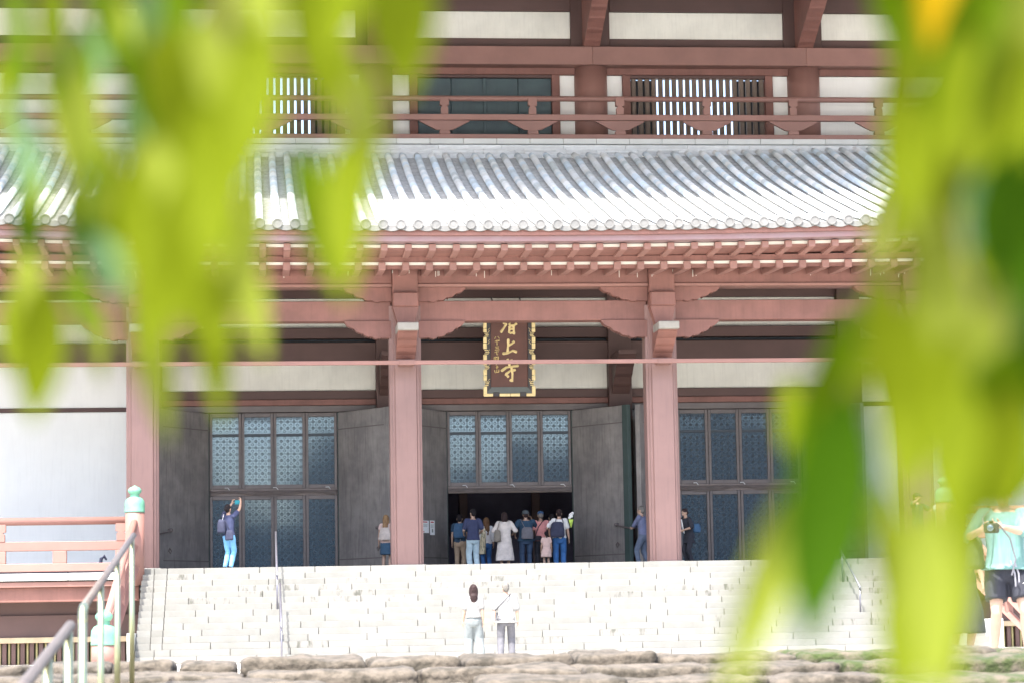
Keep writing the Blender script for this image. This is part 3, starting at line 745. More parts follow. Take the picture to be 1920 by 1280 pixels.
# ================================================================== podium sides and gallery railings
def side(sgn):
    c0 = 7.39
    mx = lambda x: x if sgn < 0 else 2*c0-x
    def bx(name, x0, x1, *a, **k):
        X0, X1 = sorted((mx(x0), mx(x1))); return box(name, X0, X1, *a, **k)
    nm = 'left' if sgn < 0 else 'right'
    g = empty('gallery_podium', (mx(-6), 64.5, -.5), f'raised gallery edge with pale slab and slatted vents at the {nm} of the staircase', 'podium')
    x = -2.72-1.75
    n = 0
    while x > -20: bx('edge_slab', x+.006, x+1.744, 64.1, 64.9, 1.54, 1.715, M['slab'], g, .01); x -= 1.75
    bx('edge_slab', -2.9, -2.73, 64.1, 64.9, 1.54, 1.715, M['slab'], g, .01)
    bx('edge_gap', -20, -2.75, 64.2, 64.9, 1.716, 1.79, M['dark'], g, 0)
    bx('edge_beam', -20, -2.75, 64.16, 64.7, 1.38, 1.51, M['rafter'], g, .01)
    bx('edge_beam', -20, -2.75, 64.3, 64.8, 1.02, 1.377, M['red'], g, .01)
    bx('dark_wall', -20, -2.75, 65.2, 65.4, .70, 1.3, M['reddark'], g, 0)
    bx('dark_wall', -20, -2.75, 65.1, 65.4, .16, .697, M['reddark'], g, 0)
    bx('vent_sill', -20, -2.75, 65.0, 65.4, .02, .157, mat('vent_sill_cream', (.45, .36, .24), .7), g, .01)
    bx('vent_back', -20, -2.75, 65.32, 65.4, -.6, .017, mat('vent_back', (.10, .11, .05), .8), g, 0)
    x = -2.9
    while x > -12:
        bx('vent_slat', x-.11, x, 65.1, 65.22, -.55, .017, M['reddark'], g, .008)
        bx('vent_slat', x-.19, x-.14, 65.16, 65.22, -.55, .017, mat('slat_olive', (.33, .30, .14), .7) if x == -2.9 else bpy.data.materials['slat_olive'], g, .006); x -= .225
    bx('stair_cheek', XL-.14, XL-.006, 59.0, 64.3, -.55, .2, M['slab'], g, .01)
    rl = empty('gallery_railing', (mx(-6), 64.2, PZ), f'salmon painted gallery railing with green capped newels, {nm} of the stairs', 'railing')
    X0, X1 = sorted((mx(-20), mx(-3.0)))
    tube_obj('top_rail', [(X0, 64.2, 3.0), (X1, 64.2, 3.0)], .095, M['rafter'], rl, seg=16)
    bx('mid_rail', -20, -3.0, 64.12, 64.28, 2.27, 2.50, M['rafter'], rl, .012)
    bx('base_rail', -20, -3.0, 64.1, 64.3, 1.76, 1.96, M['rafter'], rl, .012)
    x = -3.18; first = True
    while x > -18:
        q = link('baluster', pome, M['rafter'], rl, (mx(x), 64.2, 2.502)); q.scale = (1.0, 1, .86)
        bx('short_post', x-.14, x+.14, 64.11, 64.29, 1.962, 2.268, M['rafter'], rl, .01)
        if x > -17: bx('short_post', x-1.5-.17, x-1.5+.17, 64.11, 64.29, 1.962, 2.268, M['rafter'], rl, .01)
        x -= 2.95
    def newel(x, y, z0, zc, r):
        nw = lathe('newel_post', [(r, z0), (r, zc)], (x, y, 0), M['rafter'], rl, 32)
        s = r/.235
        pr = [(.245, 0), (.25, .03), (.243, .05), (.246, .20), (.235, .30), (.19, .37), (.12, .41), (.10, .425), (.115, .445), (.12, .46), (.10, .475), (.13, .50), (.165, .55), (.165, .60), (.12, .66), (.05, .69), (.01, .72)]
        lathe('newel_cap', [(a*s, zc+.002+b*s*.93) for a, b in pr], (x, y, 0), M['patina'], nw, 32)
    xt, xl_ = mx(-2.83), mx(-3.22)
    newel(xt, 63.8, PZ-.4, 3.17, .235); newel(xl_, 57.4, -.52, -.06, .275)
    # sloping rails
    def slope(name, z1, z0, r, sq=False):
        pts = [(xt, 63.75, z1), (xl_, 57.5, z0)]
        if sq:
            bm = bm_new(); add_tube(bm, pts, r*1.3, .8, seg=4, rounded=False); link(name, bm_mesh(bm, name), M['rafter'], rl)
        else: tube_obj(name, pts, r, M['rafter'], rl)
    slope('slope_rail', 2.98, .12+.25, .09); slope('slope_mid_rail', 2.4, -.1, .08, True); slope('slope_base_rail', 1.86, -.42, .10, True)
    for t in (.22, .45, .68, .88):
        X, Y_ = xt+(xl_-xt)*t, 63.75-6.25*t
        zt_, zb_ = 2.98-2.61*t, 1.86-2.28*t
        box('slope_post', X-.08, X+.08, Y_-.09, Y_+.09, zb_, zt_, M['rafter'], rl, .01)
side(-1); side(1)

# ================================================================== handrails
def stair_rail(x, y0, y1, z0, z1, posts, label, two=False):
    t = empty('stair_handrail', (x, (y0+y1)/2, PZ), label, 'handrail')
    tube_obj('rail', [(x, y0, z0-.05), (x, y0, z0), (x, y1, z1), (x, y1, z1-.05)], .024, M['grey'], t)
    for yp in posts:
        s = (yp-y0)/(y1-y0); zt = z0+(z1-z0)*s
        zg = PZ if yp > 64 else PZ-max(0, math.floor((64-yp)/TREAD)+1)*RISE
        tube_obj('post', [(x, yp, zg-.01), (x, yp, zt)], .022, M['grey'], t)
    return t
stair_rail(at(517, 1000, 64.6).x, 64.6, 61.9, 2.68, 1.55, (64.5, 63.2, 61.95), 'thin grey handrail running up the upper left of the stone stairs')
stair_rail(at(518, 1000, 64.6).x+.05, 61.4, 59.15, 1.32, .30, (61.35, 60.3, 59.2), 'grey handrail on the lower left flight of the stone stairs')
stair_rail(14.68, 64.3, 61.1, 2.60, 1.02, (64.25, 62.9, 61.12), 'thin steel handrail on the right of the stone stairs')
stair_rail(14.68, 60.9, 59.15, .75, .28, (60.85, 59.2), 'short lower steel handrail at the right foot of the stone stairs') if False else None
def fore_rail(p0, p1, posts, label):
    t = empty('step_handrail', (p0[0], p0[1], -1), label, 'handrail', 'steel handrails along the rough steps')
    a, b = Vector(p0), Vector(p1)
    q = [a-Vector((0, .0, .10)), a-Vector((0, .0, .04)), a+Vector((0, .02, 0))] 
    tube_obj('knuckle', [a-Vector((0, 0, .06)), a-Vector((0, -.005, .01)), a+(b-a)*.02], .0215, M['steel'], t, seg=16, rounded=True)
    tube_obj('rail', [a+(b-a)*.021, b], .021, M['steeld'], t, seg=16)
    for s in posts:
        p = a+(b-a)*s
        zg = -.17-.078*max(0, (19-p.y)) - .15
        tube_obj('post', [(p.x, p.y, zg), (p.x, p.y, p.z-.012)], .0175 if s > .01 else .021, M['steel'], t, seg=14)
A1 = at(155, 1140, 12.2); A2 = at(250, 1003, 17.6)
fore_rail(A1, A2, (0, .28, .60, .96), 'brushed steel handrail with bright rounded end at the left of the rough steps')
A3 = at(132, 1172, 11.2); A4 = at(40, 1290, 9.0)
t = empty('step_handrail', (A3.x, A3.y, -1), 'lower steel handrail section cut off by the bottom left corner', 'handrail', 'steel handrails along the rough steps')
tube_obj('rail', [A3, A4], .023, M['steeld'], t, seg=16, rounded=True)
for s in (.05, .52, .95):
    p = A3+(A4-A3)*s; tube_obj('post', [(p.x, p.y, -.17-.078*(19-p.y)-.15), (p.x, p.y, p.z-.014)], .02, M['steel'], t, seg=14)

# ================================================================== name plaque
pc = at(955, 742, 71.2)
pq = empty('name_plaque', (pc.x, 71.2, pc.z), 'dark red name plaque with gold calligraphy and a scalloped gold frame above the door', 'plaque')
pq.rotation_euler = (R(7), 0, 0)
K = 1/7.113/67.2      # metres per pixel of the measured plaque drawing
def PL(x, y): return ((x-540)*K, (1150-y)*K)
def lbox(name, x0, x1, y0, y1, z0, z1, m, parent, bev=.006):
    bm = bm_new(); bbox(bm, x0, x1, y0, y1, z0, z1)
    if bev: bmesh.ops.bevel(bm, geom=bm.edges[:], offset=bev, segments=1, affect='EDGES')
    return link(name, bm_mesh(bm, name), m, parent, local=True)
hgt = 1180*K
lbox('board', -250*K, 250*K, -.02, .06, 90*K, hgt-90*K, M['plaque'], pq)
lbox('frame_panel', -325*K, -252*K, -.05, .05, 30*K, hgt-30*K, M['plaquef'], pq)
lbox('frame_panel', 252*K, 325*K, -.05, .05, 30*K, hgt-30*K, M['plaquef'], pq)
link('lower_bevel', bm_mesh(prism([(-325*K, 30*K), (325*K, 30*K), (240*K, 125*K), (-240*K, 125*K)], 'y', -.06, .0), 'lower_bevel'), mat('plaque_bevel', (.10, .12, .115), .4), pq, local=True)
link('upper_bevel', bm_mesh(prism([(-325*K, hgt-30*K), (325*K, hgt-30*K), (240*K, hgt-125*K), (-240*K, hgt-125*K)][::-1], 'y', -.06, .0), 'upper_bevel'), bpy.data.materials['plaque_bevel'], pq, local=True)
# gold edging: long bars, pinched stripes
yy = 10
seq = [('b', 140), ('p', 75), ('b', 75), ('b', 85), ('p', 60), ('b', 70), ('b', 80), ('p', 75), ('b', 85), ('b', 85), ('p', 60), ('b', 60), ('b', 80), ('p', 75), ('b', 130)]
tot = sum(s[1] for s in seq); f_ = (1170)/tot; z = 5
for kind_, l in seq:
    l *= f_
    for s in (-1, 1):
        if kind_ == 'b':
            x0, x1 = sorted((s*303*K, s*350*K)); lbox('gold_bar', x0, x1, -.085, .02, (z+3)*K, (z+l-3)*K, M['gold'], pq)
        else:
            for j in range(3):
                off = 22*math.sin((j+.5)/3*math.pi)
                x0, x1 = sorted((s*(290-off*.6)*K, s*(345-off)*K)); zz = z+l*(j+.2)/3; lbox('gold_fillet', x0, x1, -.08, .02, zz*K, (zz+l*.16)*K, M['gold'], pq, .003)
    z += l
for za, zb in ((0, 38), (1142, 1180)):
    for x0, x1 in ((-345, -222), (-135, 10), (16, 140), (228, 345)):
        lbox('gold_bar', x0*K, x1*K, -.095, .0, za*K, zb*K, M['gold'], pq)
    for x0, x1 in ((-220, -137), (142, 226)): lbox('dark_clasp', x0*K, x1*K, -.08, .0, (za+2)*K, (zb+20)*K, M['plaquef'], pq)
# scrolls on the dark side frames
for s in (-1, 1):
    for zc in (280, 430, 560, 760, 950):
        z0 = 1150-zc
        pts = [((s*262)*K, -.055, (z0+35)*K), (s*285*K, -.06, (z0+20)*K), (s*268*K, -.06, z0*K), (s*290*K, -.06, (z0-22)*K)]
        bm = bm_new(); add_tube(bm, pts, .0065, seg=6); link('scroll', bm_mesh(bm, 'scroll'), M['gold'], pq, local=True)
def stroke(name, pts, w, m, parent, y=-.03):
    """brush stroke: ribbon with swelling ends, slightly raised"""
    P = [Vector((*PL(*p),)) for p in pts]; bm = bm_new()
    # resample
    Q = []
    for a, b in zip(P, P[1:]):
        for i in range(6): Q.append(a+(b-a)*i/6)
    Q.append(P[-1]); n = len(Q); L1, L2, T1, T2 = [], [], [], []
    for i, p in enumerate(Q):
        d = (Q[min(n-1, i+1)]-Q[max(0, i-1)]).normalized(); nn = Vector((-d.y, d.x)); t = i/(n-1)
        ww = w*K*.5*(1.12-.55*math.sin(t*math.pi)**2*.6) * (1 if 0 < i < n-1 else .55)
        for lst, s, yy_ in ((L1, 1, 0), (L2, -1, 0)):
            q = p+nn*ww*s; lst.append(bm.verts.new((q.x, y, q.y)))
        q = p; T1.append(bm.verts.new((q.x, y-.018, q.y)))
    for i in range(n-1):
        bm.faces.new((L1[i], L1[i+1], T1[i+1], T1[i])); bm.faces.new((T1[i], T1[i+1], L2[i+1], L2[i]))
    bmesh.ops.recalc_face_normals(bm, faces=bm.faces[:])
    return link(name, bm_mesh(bm, name), m, parent, local=True)
# the character for "increase" (upper part hidden behind the beam), "above", "temple"
big = [[(470, 60), (468, 190)], [(425, 112), (515, 100)], [(505, 178), (470, 240), (425, 305)], [(545, 30), (560, 60)], [(620, 20), (600, 58)],
       [(540, 75), (536, 160)], [(540, 78), (632, 70), (625, 160)], [(583, 75), (580, 155)], [(540, 118), (625, 112)], [(538, 160), (628, 152)],
       [(645, 178), (612, 205), (545, 212)], [(545, 212), (540, 312)], [(600, 205), (607, 330)], [(548, 255), (600, 250)], [(545, 308), (602, 304)], [(540, 180), (560, 215)],
       [(528, 385), (524, 480), (515, 575)], [(528, 470), (575, 450), (610, 415)], [(445, 580), (520, 572), (590, 540), (645, 562)],
       [(515, 645), (535, 700), (545, 745)], [(470, 700), (590, 665)], [(428, 815), (500, 762), (590, 748), (668, 742)],
       [(488, 860), (550, 810), (628, 795)], [(570, 760), (582, 850), (578, 950), (545, 925)], [(485, 850), (505, 870), (532, 895)]]
for s_ in big: stroke('brush_stroke', s_, 34, M['gold'], pq)
small = [[(362, 355), (343, 385)], [(385, 352), (412, 383)], [(343, 418), (412, 405)], [(377, 395), (376, 468)], [(350, 490), (402, 484)], [(356, 508), (400, 503)], [(345, 530), (410, 524)],
         [(340, 562), (402, 548)], [(368, 545), (376, 598)], [(376, 598), (384, 586)], [(338, 618), (333, 680)], [(358, 615), (352, 690)], [(362, 628), (395, 620), (390, 690)], [(366, 650), (392, 645)], [(366, 672), (392, 666)],
         [(376, 738), (370, 782)], [(358, 762), (392, 755)], [(342, 798), (346, 832), (402, 822)], [(371, 790), (370, 826)], [(400, 790), (400, 822)], [(385, 700), (360, 730)]]
for s_ in small: stroke('small_stroke', s_, 13, M['gold'], pq)
tube_obj('hanger', [(-.4, .05, hgt-.05), (-.4, 1.0, hgt+.3)], .02, M['plaquef'], pq, local=True); tube_obj('hanger', [(.4, .05, hgt-.05), (.4, 1.0, hgt+.3)], .02, M['plaquef'], pq, local=True)

# ================================================================== notices on the left leaf of the middle door
hx = 5.58; h_ = Vector((hx, YW-.05, 0)); tip = Vector((hx-1.36, 71.2, 0)); d = (tip-h_); ang = math.atan2(d.y, d.x)
def notice(xa, xb, ya, yb, label, fig):
    def hit(x, y):
        # intersection of the pixel ray with the leaf face
        dd = at(x, y, 1.0); nrm = Vector((-math.sin(ang), math.cos(ang), 0)); o_ = h_ + nrm*.066*(1 if nrm.y < 0 else -1)
        tt = o_.dot(nrm)/dd.dot(nrm); return dd*tt
    p = hit((xa+xb)/2, yb); q = hit(xb, yb); wd = (hit(xa, yb)-hit(xb, yb)).length; ht = (hit(xb, ya)-hit(xb, yb)).length
    e = empty('notice_paper', p, label, 'notice'); e.rotation_euler = (0, 0, ang+math.pi)
    lbox('sheet', -wd/2, wd/2, -.004, .0, 0, ht, M['white'], e, 0)
    lbox('heading', -wd*.38, wd*.3, -.0065, -.0042, ht*.84, ht*.93, M['redink'], e, 0)
    for i in range(4): lbox('text_line', -wd*.38, wd*(.34-.1*(i % 2)), -.0065, -.0042, ht*(.70-.07*i), ht*(.725-.07*i), M['greyink'], e, 0)
    if fig: lbox('figure', -wd*.14, wd*.14, -.0065, -.0042, ht*.18, ht*.42, M['greyink'], e, 0)
    else: lbox('heading', -wd*.4, -wd*.1, -.0065, -.0042, ht*.06, ht*.12, M['redink'], e, 0)
notice(790, 804, 975, 998, 'white notice with red heading nearest the column, on the dark door leaf', False)
notice(806.5, 815, 975, 1002, 'narrow paper notice with a small figure, right of the wider white notice', True)

# ================================================================== people
def ik(S, W, l1, l2, hint):
    S, W = Vector(S), Vector(W); d = W-S; L_ = min(d.length, (l1+l2)*.995); d.normalize(); W = S+d*L_
    a = (l1*l1-l2*l2+L_*L_)/(2*L_); h2 = max(0, l1*l1-a*a); hd = Vector(hint); hd = (hd-d*hd.dot(d)).normalized()
    return S+d*a+hd*math.sqrt(h2), W
SK = {'a': mat('skin_light', (.40, .26, .19), .5, .06, 12), 'b': mat('skin_tan', (.30, .18, .125), .5, .06, 12)}
HAIR = {'black': mat('hair_black', (.018, .015, .017), .6, .2, 30, stretch=(1, 1, .2), spec=.12), 'brown': mat('hair_brown', (.14, .075, .04), .6, .2, 30, stretch=(1, 1, .2), spec=.12),
        'grey': mat('hair_grey', (.17, .16, .145), .5, .2, 30, stretch=(1, 1, .2), spec=.12), 'dkbrown': mat('hair_dark_brown', (.035, .022, .022), .6, .2, 30, stretch=(1, 1, .2), spec=.12),
        'ltbrown': mat('hair_light_brown', (.30, .19, .10), .6, .3, 20, stretch=(1, 1, .2), c2=(.08, .045, .03), spec=.1)}
_cm = {}
def C(name, c):
    if name not in _cm: _cm[name] = cloth('cloth_'+name, c)
    return _cm[name]
def person(name_lab, x, Y, ground, H, rz, skin='a', fem=False, lean=0, hands=None, elb=None, feet=((-.10, 0), (.10, 0)), head_yaw=0, head_pitch=0,
           hair='black', style='short', top=None, sleeve=.5, hem=.86, bottom=None, bl='pants', shoe=None, vox=.0105, hat=None, dress=None, scale_w=1.0, loc=None, flare=.0, legw=1.0, parts=None, fingers=True, feetz=(0, 0), grip=None):
    """figure facing -Y in its own space; hands are wrist targets"""
    s = H/1.7
    X = at(x, 1000, Y).x if loc is None else loc
    P = empty('person', (X, Y, ground), name_lab, 'person', rz=rz)
    sw = (.158 if fem else .18)*scale_w
    def bend(p, k=1.0):
        p = Vector(p)
        if p.z > .9: a = lean*min(1, (p.z-.9)/.12)*k; q = Vector((p.x, p.y*math.cos(a)-(p.z-.9)*math.sin(a), .9+(p.z-.9)*math.cos(a)+p.y*math.sin(a))); return q
        return p
    S_ = lambda p: tuple(v*s for v in p)
    shL, shR = bend((-sw, .0, 1.385)), bend((sw, .0, 1.385))
    hands = hands or [(-.25, -.05, .80), (.25, -.05, .80)]
    elb = elb or [(-.5, .8, -.2), (.5, .8, -.2)]
    eL, wL = ik(shL, hands[0], .285, .25, elb[0]); eR, wR = ik(shR, hands[1], .285, .25, elb[1])
    legs = []
    for i, sg in enumerate((-1, 1)):
        hp = Vector((sg*.088*scale_w, 0, .86)); an = Vector((feet[i][0], feet[i][1]+.02, .085+feetz[i]))
        kn, an = ik(hp, an, .415, .40, (sg*.05, -1, 0)); legs.append((hp, kn, an))
    wr = 1.0*scale_w
    TR = [(.78, .12, .095), (.84, .158, .112), (.91, .165, .118), (.98, .148, .105), (1.07, .132, .097), (1.18, .146, .104), (1.28, .158, .108), (1.36, .145, .092), (1.41, .10, .07), (1.45, .052, .052)]
    if fem: TR = [(.78, .12, .095), (.84, .165, .118), (.91, .168, .120), (.98, .142, .102), (1.07, .118, .088), (1.18, .132, .10), (1.28, .145, .105), (1.36, .130, .088), (1.41, .09, .065), (1.45, .046, .046)]
    hc0 = Vector((0, -.015, 1.588)); HR = Matrix.Rotation(head_yaw, 3, 'Z') @ Matrix.Rotation(head_pitch, 3, 'X')
    hb = bend((0, -.0, 1.48)); 
    def hd(p): # head-space point
        q = HR @ (Vector(p)-Vector((0, 0, 1.48))); return hb+q
    def rings(bm, tr, inflate=0, z0=None, kx=1.0):
        out = []
        for z, rx, ry in tr:
            if z0 is not None and z < z0: continue
            c = bend((0, 0, z)); out.append((S_((c.x, c.y, c.z)), (rx*wr*kx+inflate)*s, (ry+inflate)*s))
        add_loft(bm, out)
    def handgeo(bm, w_, e_, sg):
        d_ = (w_-e_).normalized(); n_ = Vector((-sg, 0, 0)); 
        if grip and grip[0 if sg < 0 else 1] is not None: g_ = grip[0 if sg < 0 else 1]; d_ = Vector(g_[0]).normalized(); n_ = Vector(g_[1])
        n_ = (n_-d_*n_.dot(d_)).normalized(); sd = d_.cross(n_)
        T = lambda p: S_(tuple(p))
        add_tube(bm, [T(w_-d_*.01), T(w_+d_*.04), T(w_+d_*.085)], [.025*s, .037*s, .036*s], .42, side=sd, seg=10)
        fr = .0092 if vox > .008 else .0088
        for i, (o_, l_) in enumerate(((-.029, .062), (-.0098, .072), (.0098, .076), (.029, .068))):
            b_ = w_+d_*.078+sd*o_; m1 = b_+(d_+n_*.25).normalized()*l_*.45; m2 = m1+(d_+n_*.9).normalized()*l_*.35; m3 = m2+(d_*.6+n_).normalized()*l_*.25
            add_tube(bm, [T(b_), T(m1), T(m2), T(m3)], [fr*s, fr*s*.97, fr*s*.9, fr*s*.8], seg=8)
        b_ = w_+d_*.02+sd*.027; add_tube(bm, [T(b_), T(b_+d_*.03+sd*.028+n_*.012), T(b_+d_*.055+sd*.032+n_*.03)], [.0125*s, .0105*s, .009*s], seg=8)
    def body(bm):
        rings(bm, TR)
        nb = bend((0, .01, 1.40)); add_tube(bm, [S_(nb), S_(hb+(HR@Vector((0, .005, .03))))], [.055*s, .050*s], seg=12)
        hm = HR
        add_ell(bm, S_(hd((0, .0, 1.605))), .076*s, .092*s, .098*s, hm)                # cranium
        add_ell(bm, S_(hd((0, -.030, 1.548))), .058*s, .060*s, .072*s, hm)            # face and jaw
        add_tube(bm, [S_(hd((0, -.088, 1.585))), S_(hd((0, -.108, 1.552)))], [.009*s, .014*s], seg=8)
        for sg in (-1, 1):
            add_ell(bm, S_(hd((sg*.078, .008, 1.568))), .012*s, .020*s, .030*s, hm)
            add_ell(bm, S_(hd((sg*.032, -.072, 1.60))), .022*s, .014*s, .008*s, hm)
        add_ell(bm, S_(hd((0, -.085, 1.527))), .022*s, .010*s, .009*s, hm)
        for sh, e_, w_, sg in ((shL, eL, wL, -1), (shR, eR, wR, 1)):
            add_tube(bm, [S_(sh+Vector((-sg*.05, 0, -.01))), S_(sh)], [.055*s, .058*s], seg=12)
            add_tube(bm, [S_(sh), S_(sh+(e_-sh)*.4), S_(e_)], [.052*s, .046*s, .037*s], seg=12)
            add_tube(bm, [S_(e_), S_(e_+(w_-e_)*.3), S_(w_)], [.037*s, .038*s, .024*s], seg=12)
            if fingers: handgeo(bm, w_, e_, sg)
        for (hp, kn, an) in legs:
            add_tube(bm, [S_(hp), S_(hp+(kn-hp)*.5), S_(kn)], [.085*s, .074*s, .052*s], seg=14)
            add_tube(bm, [S_(kn), S_(kn+(an-kn)*.3+Vector((0, .012, 0))), S_(an)], [.051*s, .055*s, .034*s], seg=14)
            add_tube(bm, [S_(an+Vector((0, .03, -.045))), S_(an+Vector((0, -.07, -.055))), S_(an+Vector((0, -.15, -.062)))], [.032*s, .036*s, .028*s], .75, side=(1, 0, 0), seg=12)
    organic('body', body, vox, SK[skin], P, 2)
    for sg in (-1, 1):
        bm = bm_new(); add_ell(bm, S_(hd((sg*.030, -.0865, 1.585))), .011*s, .006*s, .006*s, HR); link('eye', bm_mesh(bm, 'eye', True), HAIR['black'], P, local=True)
    bm = bm_new(); add_ell(bm, S_(hd((0, -.094, 1.526))), .021*s, .006*s, .005*s, HR); link('mouth', bm_mesh(bm, 'mouth', True), C('lips', (.42, .17, .15)), P, local=True)
    # hair
    hm_ = HAIR[hair]
    def hairf(bm):
        add_ell(bm, S_(hd((0, .014, 1.622))), .085*s, .100*s, .094*s, HR)
        add_ell(bm, S_(hd((0, .050, 1.580))), .072*s, .065*s, .088*s, HR)
        if style in ('bob', 'long', 'xlong'):
            lo = {'bob': 1.44, 'long': 1.27, 'xlong': 1.16}[style]
            n = 6; pts = [S_(hd((0, .05, 1.60)))]; rr = [.088*s]
            for i in range(1, n+1):
                z = 1.60-(1.60-lo)*i/n; c = bend((0, .085 if z < 1.45 else .06, z)); q = hd((0, .055, z)) if z > 1.46 else c
                pts.append(S_(q)); rr.append((.088 if i < n-1 else .066)*s)
            add_tube(bm, pts, rr, .52, side=tuple(HR@Vector((1, 0, 0))), seg=14)
            for sg in (-1, 1): add_tube(bm, [S_(hd((sg*.07, .0, 1.62))), S_(hd((sg*.08, .01, 1.53))), S_(hd((sg*.075, .02, max(lo, 1.45))))], [.028*s, .03*s, .022*s], seg=10)
        if style == 'bun': add_ell(bm, S_(hd((0, .115, 1.60))), .04*s, .04*s, .04*s)
        if style == 'pony': add_tube(bm, [S_(hd((0, .10, 1.60))), S_(hd((0, .15, 1.55))), S_(hd((0, .13, 1.40)))], [.03*s, .035*s, .018*s], seg=10)
    organic('hair', hairf, .010, hm_, P, 1, wrinkle=.004, wscale=60)
    if hat:
        hatm, kind_ = hat
        def hatf(bm):
            add_ell(bm, S_(hd((0, .008, 1.648))), .096*s, .106*s, .072*s, HR)
            if kind_ == 'cap': add_tube(bm, [S_(hd((0, -.06, 1.638))), S_(hd((0, -.16, 1.622)))], [.075*s, .06*s], .16, side=tuple(HR@Vector((1, 0, 0))), seg=14)
            else: add_loft(bm, [(S_(hd((0, 0, 1.60))), .125*s, .135*s), (S_(hd((0, 0, 1.63))), .10*s, .11*s), (S_(hd((0, 0, 1.70))), .085*s, .09*s)])
        organic('hat', hatf, .010, hatm, P, 1)
    def coverarm(bm, sh, e_, w_, sg, f_, r=.0):
        add_tube(bm, [S_(sh+Vector((-sg*.06, 0, .0))), S_(sh)], [.066*s, .068*s], seg=12)
        if f_ <= 1:
            q = sh+(e_-sh)*f_; add_tube(bm, [S_(sh), S_(q)], [.067*s, (.066+r)*s], seg=12)
        else:
            q = e_+(w_-e_)*(f_-1); add_tube(bm, [S_(sh), S_(e_)], [.066*s, .054*s], seg=12); add_tube(bm, [S_(e_), S_(q)], [.054*s, .042*s], seg=12)
    if top:
        def topf(bm):
            tr = [(z, rx, ry) for z, rx, ry in TR if z >= hem-.001 and z < 1.44]
            tr = [(hem, (.150 if not fem else .150)+flare, .115+flare)] + [t_ for t_ in tr if t_[0] > hem+.03]
            tr = [(z, max(rx, .138 if z < 1.3 else rx), max(ry, .10 if z < 1.3 else ry)) for z, rx, ry in tr]
            rings(bm, tr, .019)
            coverarm(bm, shL, eL, wL, -1, sleeve, .006); coverarm(bm, shR, eR, wR, 1, sleeve, .006)
        organic('top', topf, .012, top, P, 2, wrinkle=.009, wscale=9, seed=x)
    if dress:
        dm, z0, fl = dress
        def drf(bm):
            tr = [(z0, .20+fl, .17+fl), (z0+.25, .19+fl*.6, .16+fl*.5)] + [(z, max(rx, .15), max(ry, .12)) for z, rx, ry in TR if .83 < z < 1.44 and z > z0+.3]
            rings(bm, tr, .02)
            coverarm(bm, shL, eL, wL, -1, sleeve, .01); coverarm(bm, shR, eR, wR, 1, sleeve, .01)
        organic('dress', drf, .013, dm, P, 2, wrinkle=.014, wscale=7, seed=x)
    if bottom:
        if bl == 'skirt':
            def skf(bm): add_loft(bm, [(S_((0, 0, .52)), .20*s, .17*s), (S_((0, 0, .75)), .185*s, .15*s), (S_((0, 0, .98)), .15*s, .115*s)])
            organic('skirt', skf, .012, bottom, P, 2, wrinkle=.01, wscale=12, seed=x)
        else:
            def pf(bm):
                add_loft(bm, [(S_((0, 0, .735)), .10*s*wr, .10*s), (S_((0, 0, .79)), .155*s*wr, .125*s), (S_((0, 0, .88)), .178*s*wr, .135*s), (S_((0, 0, .97)), .158*s*wr, .118*s)])
                for (hp, kn, an) in legs:
                    if bl == 'shorts': q = hp+(kn-hp)*.72; add_tube(bm, [S_(hp), S_(q)], [.108*s, .112*s], seg=14, rounded=False)
                    else:
                        add_tube(bm, [S_(hp), S_(kn)], [.10*s, .076*s*legw], seg=14); add_tube(bm, [S_(kn), S_(an+Vector((0, 0, -.01)))], [.076*s*legw, .064*s*legw], seg=14)
            organic('shorts' if bl == 'shorts' else 'trousers', pf, .012, bottom, P, 2, wrinkle=.010, wscale=8, seed=x+3)
    for i, (hp, kn, an) in enumerate(legs):
        def sf(bm): add_tube(bm, [S_(an+Vector((0, .04, -.04))), S_(an+Vector((0, -.06, -.045))), S_(an+Vector((0, -.165, -.055)))], [.042*s, .047*s, .038*s], .8, side=(1, 0, 0), seg=12)
        organic('shoe', sf, .014, shoe or C('shoe_dark', (.05, .05, .055)), P, 1)
    info = dict(P=P, s=s, bend=bend, shL=shL, shR=shR, wL=wL, wR=wR, eL=eL, eR=eR, S=S_, hd=hd)
    return info
def bagbox(I, name, c, sx, sy, sz, m, label, cat='bag', strap=None, rot=0, r=.05, strapm=None, taper=1.0):
    """soft bag in the wearer's space, top-level thing; strap: list of points"""
    P = I['P']; mw = world_of(P)
    e = empty(name, mw.translation, label, cat, rz=P.rotation_euler.z)
    s = I['s']; S_ = I['S']
    def f(bm):
        c_ = I['bend'](c)
        add_loft(bm, [(S_((c_.x, c_.y, c_.z-sz/2)), sx*.44*s*taper, sy*.42*s), (S_((c_.x, c_.y, c_.z-sz*.38)), sx*.52*s*taper, sy*.55*s), (S_((c_.x, c_.y, c_.z)), sx*.5*s, sy*.6*s), (S_((c_.x, c_.y, c_.z+sz*.36)), sx*.44*s/taper, sy*.5*s), (S_((c_.x, c_.y, c_.z+sz/2)), sx*.30*s/taper, sy*.3*s)], seg=16)
    b_ = organic('pouch', f, .012, m, e, 1, wrinkle=.008, wscale=12)
    if strap:
        for st_ in strap:
            bm = bm_new(); add_tube(bm, [S_(I['bend'](p)) for p in st_], .011*s, .5, seg=6); link('strap', bm_mesh(bm, 'strap', True), strapm or m, e, local=True)
    return e
PI = math.pi
navy = C('navy', (.035, .045, .105)); teal = C('teal_navy', (.02, .055, .10)); khaki = C('khaki', (.36, .27, .19)); lj = C('light_jeans', (.46, .60, .66)); bj = C('bright_jeans', (.17, .42, .68))
